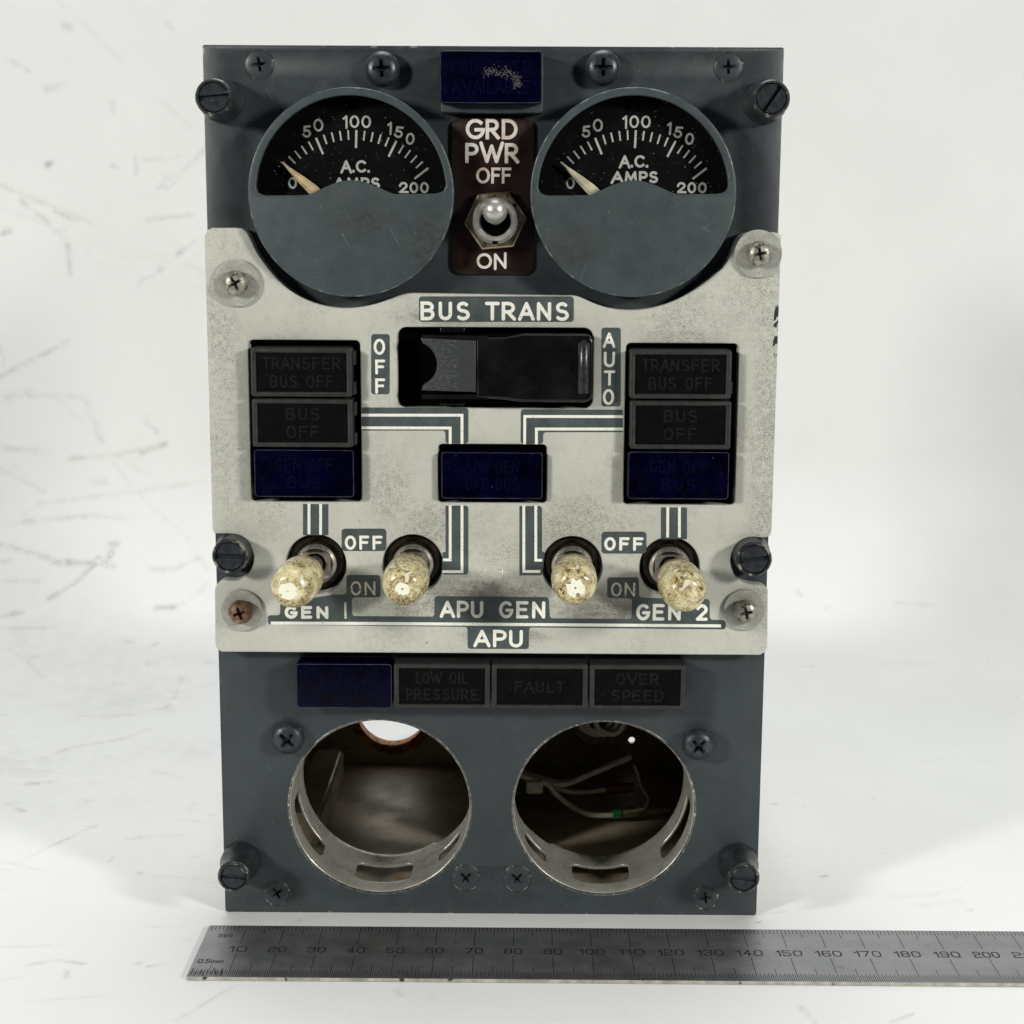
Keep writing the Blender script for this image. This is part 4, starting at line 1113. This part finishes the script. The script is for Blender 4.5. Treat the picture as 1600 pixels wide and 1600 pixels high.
# top light: lens block on a painted base
tb = annunciator(-12.7, 12.05, 211.7, 224.1, 9.5, [('GRD POWER', 19), ('AVAILABLE', 19)], blue=True, d0=5.2, label='dark blue light cap at the top edge with a dusty scuff')
shape('light_base', [rrect(-12.6, 12.3, 209.9, 224.0, .5)], .02, 5.2, 'face', tb, bevel=.2, res=1)
sm = MB()
scuff = catmull(LC((670, 60, 8), [(700, 440), (760, 410), (840, 430), (930, 440), (1010, 430), (1070, 500), (1130, 550), (1090, 610)], 9.5), 26)
for i in range(260):
    p = scuff[rng.integers(len(scuff))]; a = rng.uniform(0, PI); l = rng.uniform(.12, .5); x = p[0] + rng.normal(0, .5); y = p[1] + rng.normal(0, .5)
    stroke(sm, [(x, y), (x + l * math.cos(a), y + l * math.sin(a))], rng.uniform(.02, .06), 9.545, 'butt')
me = sm.mesh(); bm = bmesh.new(); bm.from_mesh(me)
for f in bm.faces:
    if f.normal.y > 0: f.normal_flip()
bm.to_mesh(me); bm.free()
finish('dust_scuff', me, [simple('grey_dust', (.11, .105, .095), .9)], tb, 0)


# --- screws and fasteners
def cross_cutter(depth, top, size, rot, tw=.20):
    """tapered phillips recess"""
    mb = MB(); a = size; t = size * tw; k = size * .36
    out8 = []
    for q in range(4):
        th = rot + q * PI / 2; c, s = math.cos(th), math.sin(th)
        for x, y in ((k, -k * .62), (a, -t), (a, t), (k, k * .62)):
            out8.append((x * c - y * s, x * s + y * c))
    n = len(out8); bot = [(x * .42, y * .42) for x, y in out8]
    pts = [(x, y, top + 1.5) for x, y in out8] + [(x, y, top) for x, y in out8] + [(x, y, top - depth) for x, y in bot]
    fs = [tuple(range(n)), tuple(range(3 * n - 1, 2 * n - 1, -1))]
    for r in (0, 1):
        fs += [(r * n + i, (r + 1) * n + i, (r + 1) * n + (i + 1) % n, r * n + (i + 1) % n) for i in range(n)]
    mb.add(pts, fs); me = mb.mesh(); bm = bmesh.new(); bm.from_mesh(me); bmesh.ops.recalc_face_normals(bm, faces=bm.faces); bm.to_mesh(me); bm.free()
    return me


def flat_screw(u, v, r, rot):
    b = MB(); b.lathe([(0, -1.6), (r * .6, -1.6), (r * .96, .03), (r * .9, .16), (0, .16)], (0, 0), 48)
    me = cut(b.mesh(), cross_cutter(1.5, .16, r * .52, rot))
    o = finish('flat_screw', me, ['face_plain', 'recess'], root, 35, (u, v, 0))
    g = MB(); g.lathe([(r * .97, .02), (r * 1.0, .10), (r * 1.06, .10), (r * 1.09, .02)], (0, 0), 48); g.build('countersink_edge', ['wear_dark'], o)
    return o


M['wear_dark'] = simple('countersink_edge', (.045, .052, .056), .4, .3, .6, .8, (.42, .42, .38), spk=(.60, .66), spk_scale=.55)
for u, v, r, rot in FLATS:
    flat_screw(u, v, r, rot)


def pan_screw(u, v, r, rot, stand, mat='screw_paint', name='pan_head_screw', hh=2.9, base=0.0, parent=None, rc='recess', label=None):
    b = MB(); z = stand
    b.lathe([(0, base + .02 - stand * 0), (r * .55, base + .02), (r * .55, base + z), (r * .9, base + z), (r, base + z + .35), (r * .985, base + z + .9), (r * .90, base + z + hh * .62), (r * .72, base + z + hh * .86), (r * .45, base + z + hh * .97), (0, base + z + hh)], (0, 0), 48)
    me = cut(b.mesh(), cross_cutter(2.0, base + z + hh, r * .56, rot, .2))
    o = finish(name, me, [mat, rc], parent or root, 40, (u, v, 0))
    if label: o['label'] = label
    return o


pan_screw(-27.2, 220.4, 4.35, .05, 1.4); pan_screw(27.0, 220.9, 4.35, .0, 1.4)
pan_screw(-53.5, 49.5, 4.4, .85, 1.2); pan_screw(54.4, 48.9, 4.3, .75, 2.6)

for u, v, mat, rot, lab in ((-63.4, 168.3, 'plate_screw', .5, None), (65.8, 176.1, 'plate_screw', .2, None), (-64.1, 84.9, 'copper_screw', .3, 'rusty copper-brown plate screw'), (65.0, 85.8, 'plate_screw', .2, None)):
    w = MB(); rw = 5.9 if v > 100 else 5.4
    w.lathe([(2.2, DP + .01), (rw, DP + .01), (rw, DP + .75), (rw - .15, DP + .95), (rw - .5, DP + 1.0), (2.2, DP + 1.0)], (0, 0), 64)
    s = pan_screw(u, v, 3.15, rot, .9, mat, 'plate_screw', 2.6, DP + 1.0, label=lab)
    w.build('washer', ['washer'], s)


def fastener(u, v, slot, h=12.0, cap=4.45, base=5.3):
    b = MB(); b.lathe([(0, .02), (base, .02), (base, 3.2), (base - .25, 4.0), (cap + .15, 6.2), (cap, 7.0), (cap, h - .5), (cap - .35, h), (cap - .75, h), (cap - .85, h - .3), (cap - .85, h - 1.4), (0, h - 1.4)], (0, 0), 56)
    o = b.build('captive_fastener', ['fastener'], root, 32, (u, v, 0))
    e = MB(); e.lathe([(cap - .02, h - .62), (cap + .02, h - .5), (cap - .33, h + .02), (cap - .74, h + .02)], (0, 0), 56); e.build('rim', ['rim_wear'], o)
    s = MB(); sr = cap - 1.02; s.lathe([(0, h - 1.4), (sr, h - 1.4), (sr, h - .25), (sr - .2, h - .08), (0, h - .08)], (0, 0), 48)
    c = MB(); c.box(-sr - 1, sr + 1, -.55, .55, h - 1.0, h + 1)
    cm = c.mesh(); cm.transform(Matrix.Rotation(-slot, 4, 'Y'))
    finish('slotted_stud', cut(s.mesh(), cm), ['fastener', 'recess'], o, 35)
    return o


M['rim_wear'] = simple('fastener_rim', (.036, .040, .043), .36, .4, .5, .5, (.34, .32, .26), spk=(.58, .68), spk_scale=.5)
fastener(-67.0, 212.7, .10); fastener(67.1, 213.0, .98)
fastener(-65.9, 100.1, -.02, 11.5, 4.5, 5.2); fastener(66.4, 100.1, .14, 11.5, 4.5, 5.2)
fastener(-66.9, 14.9, -.10, 12, 4.2, 5.2); fastener(66.1, 15.4, -.12, 12, 4.2, 5.2)

# ================================================================== the steel ruler
RX, RY, RW, RT, RPH = -73.83, -40.75, 30.0, 1.0, -.0022


def ruler():
    e = bpy.data.objects.new('steel_ruler', None); COL.objects.link(e); e.empty_display_size = .02
    e.location = (RX * MM, RY * MM, 0); e.rotation_euler = (0, 0, RPH)
    e['label'] = 'dark steel millimetre ruler lying flat on the white paper in front of the panel'; e['category'] = 'ruler'
    # blade
    me = bpy.data.meshes.new('b'); bm = bmesh.new()
    lp = rounded([(0, 0, .5), (310, 0, .5), (310, RW, .5), (0, RW, .5)], 3)
    bot = [bm.verts.new((x * MM, y * MM, .0001)) for x, y in lp]; top = [bm.verts.new((x * MM, y * MM, RT * MM)) for x, y in lp]
    bm.faces.new(bot[::-1]); ft = bm.faces.new(top); n = len(lp)
    for i in range(n): bm.faces.new((bot[i], bot[(i + 1) % n], top[(i + 1) % n], top[i])).material_index = 1
    bm.to_mesh(me); bm.free()
    mt, nt, b = new_mat('dark_ruler_steel'); k = N(nt)
    col = k.mix(k.ramp(k.noise(.12, 5, .6, k.mapped((.4, 1, 1))), .3, .7), (.275, .285, .29), (.325, .33, .335))
    col = k.mix(k.ramp(k.noise(.22, 4, .6), .62, .75, 0, .5), col, (.13, .13, .13))
    brush = k.noise(2.2, 3, .6, k.mapped((.04, 2.2, 1)))
    col = k.mix(k.ramp(brush, .4, .75, 0, .28), col, (.30, .305, .31))
    col = k.mix(k.ramp(k.noise(1.5, 1, .4), .77, .80, 0, .8), col, (.5, .5, .5))
    k.link(col, b.inputs['Base Color']); b.inputs['Metallic'].default_value = .85
    k.link(k.ramp(k.noise(.18, 5, .6), 0.3, .7, .34, .46), b.inputs['Roughness'])
    k.bump(brush, .25, .01, b)
    edge = simple('ruler_edge', (.48, .46, .40), .4, .55, .3, .25, (.05, .045, .04), spk=(.63, .70), spk_scale=.35)
    bo = finish('blade', me, [mt, edge], e, 0)
    # engraved marks: thin dark ribbons on the face
    mk = MB(); RZ = .0
    def tick(x, y0, y1, w):
        _z[0] = (_z[0] + 1) % 7; z = RT + .012 + _z[0] * .0015
        mk.v += []; k0 = len(mk.v)
        mk.v += [(x - w / 2, y0, z), (x + w / 2, y0, z), (x + w / 2, y1, z), (x - w / 2, y1, z)]; mk.f.append((k0, k0 + 1, k0 + 2, k0 + 3)); mk.mi.append(0)
    for i in range(1, 309):
        if i % 10 == 0: tick(i, RW - 11.0, RW - .25, .17)
        elif i % 5 == 0: tick(i, RW - 5.0, RW - .25, .15)
        else: tick(i, RW - 2.7, RW - .25, .15 + .05 * rng.random())
    for i in range(1, 618):
        x = i / 2
        if i % 20 == 0: tick(x, .2, 13.2, .17)
        elif i % 10 == 0: tick(x, .2, 7.0, .16)
        elif i % 2 == 0: tick(x, .2, 4.2, .17)
        else: tick(x, .2, 3.4, .14)
    # jumble of worn marks by the left end
    for i in range(26):
        x = rng.uniform(.5, 8.5); y = rng.uniform(.5, 3); tick(x, y, y + rng.uniform(.8, 2.5), .22)
    lt = MB()
    for i in range(1, 31):
        s = str(i * 10); wd = {2: 4.6, 3: 6.6}[len(s)]
        text(lt, s, i * 10 - wd / 2, i * 10 + wd / 2, 14.1, 17.4, .36, 0, cap='square', gap=.16, glyphs=ruler_glyph)
    text(lt, 'mm', 3.6, 7.2, 22.6, 25.4, .26, 0, cap='square', gap=.16, glyphs=ruler_glyph)
    text(lt, '0.5mm', 1.2, 7.6, 7.6, 9.9, .28, 0, cap='square', gap=.16, glyphs=ruler_glyph)
    for mb, nm in ((mk, 'graduation_marks'), (lt, 'numerals')):
        me = bpy.data.meshes.new(nm)
        if nm == 'numerals': vv = [(u * MM, v * MM, (RT + .014 + d) * MM) for u, v, d in mb.v]
        else: vv = [(x * MM, y * MM, z * MM) for x, y, z in mb.v]
        me.from_pydata(vv, [], mb.f); me.update()
        bm = bmesh.new(); bm.from_mesh(me)
        for f in bm.faces:
            if f.normal.z < 0: f.normal_flip()
        bm.to_mesh(me); bm.free()
        finish(nm, me, [M['ruler_ink']], e, 0)


M['ruler_ink'] = simple('etched_black', (.012, .012, .012), .6, 0, .4, .3, (.06, .06, .06), spk=(.6, .7), spk_scale=1.5, spec=.2)
ruler()
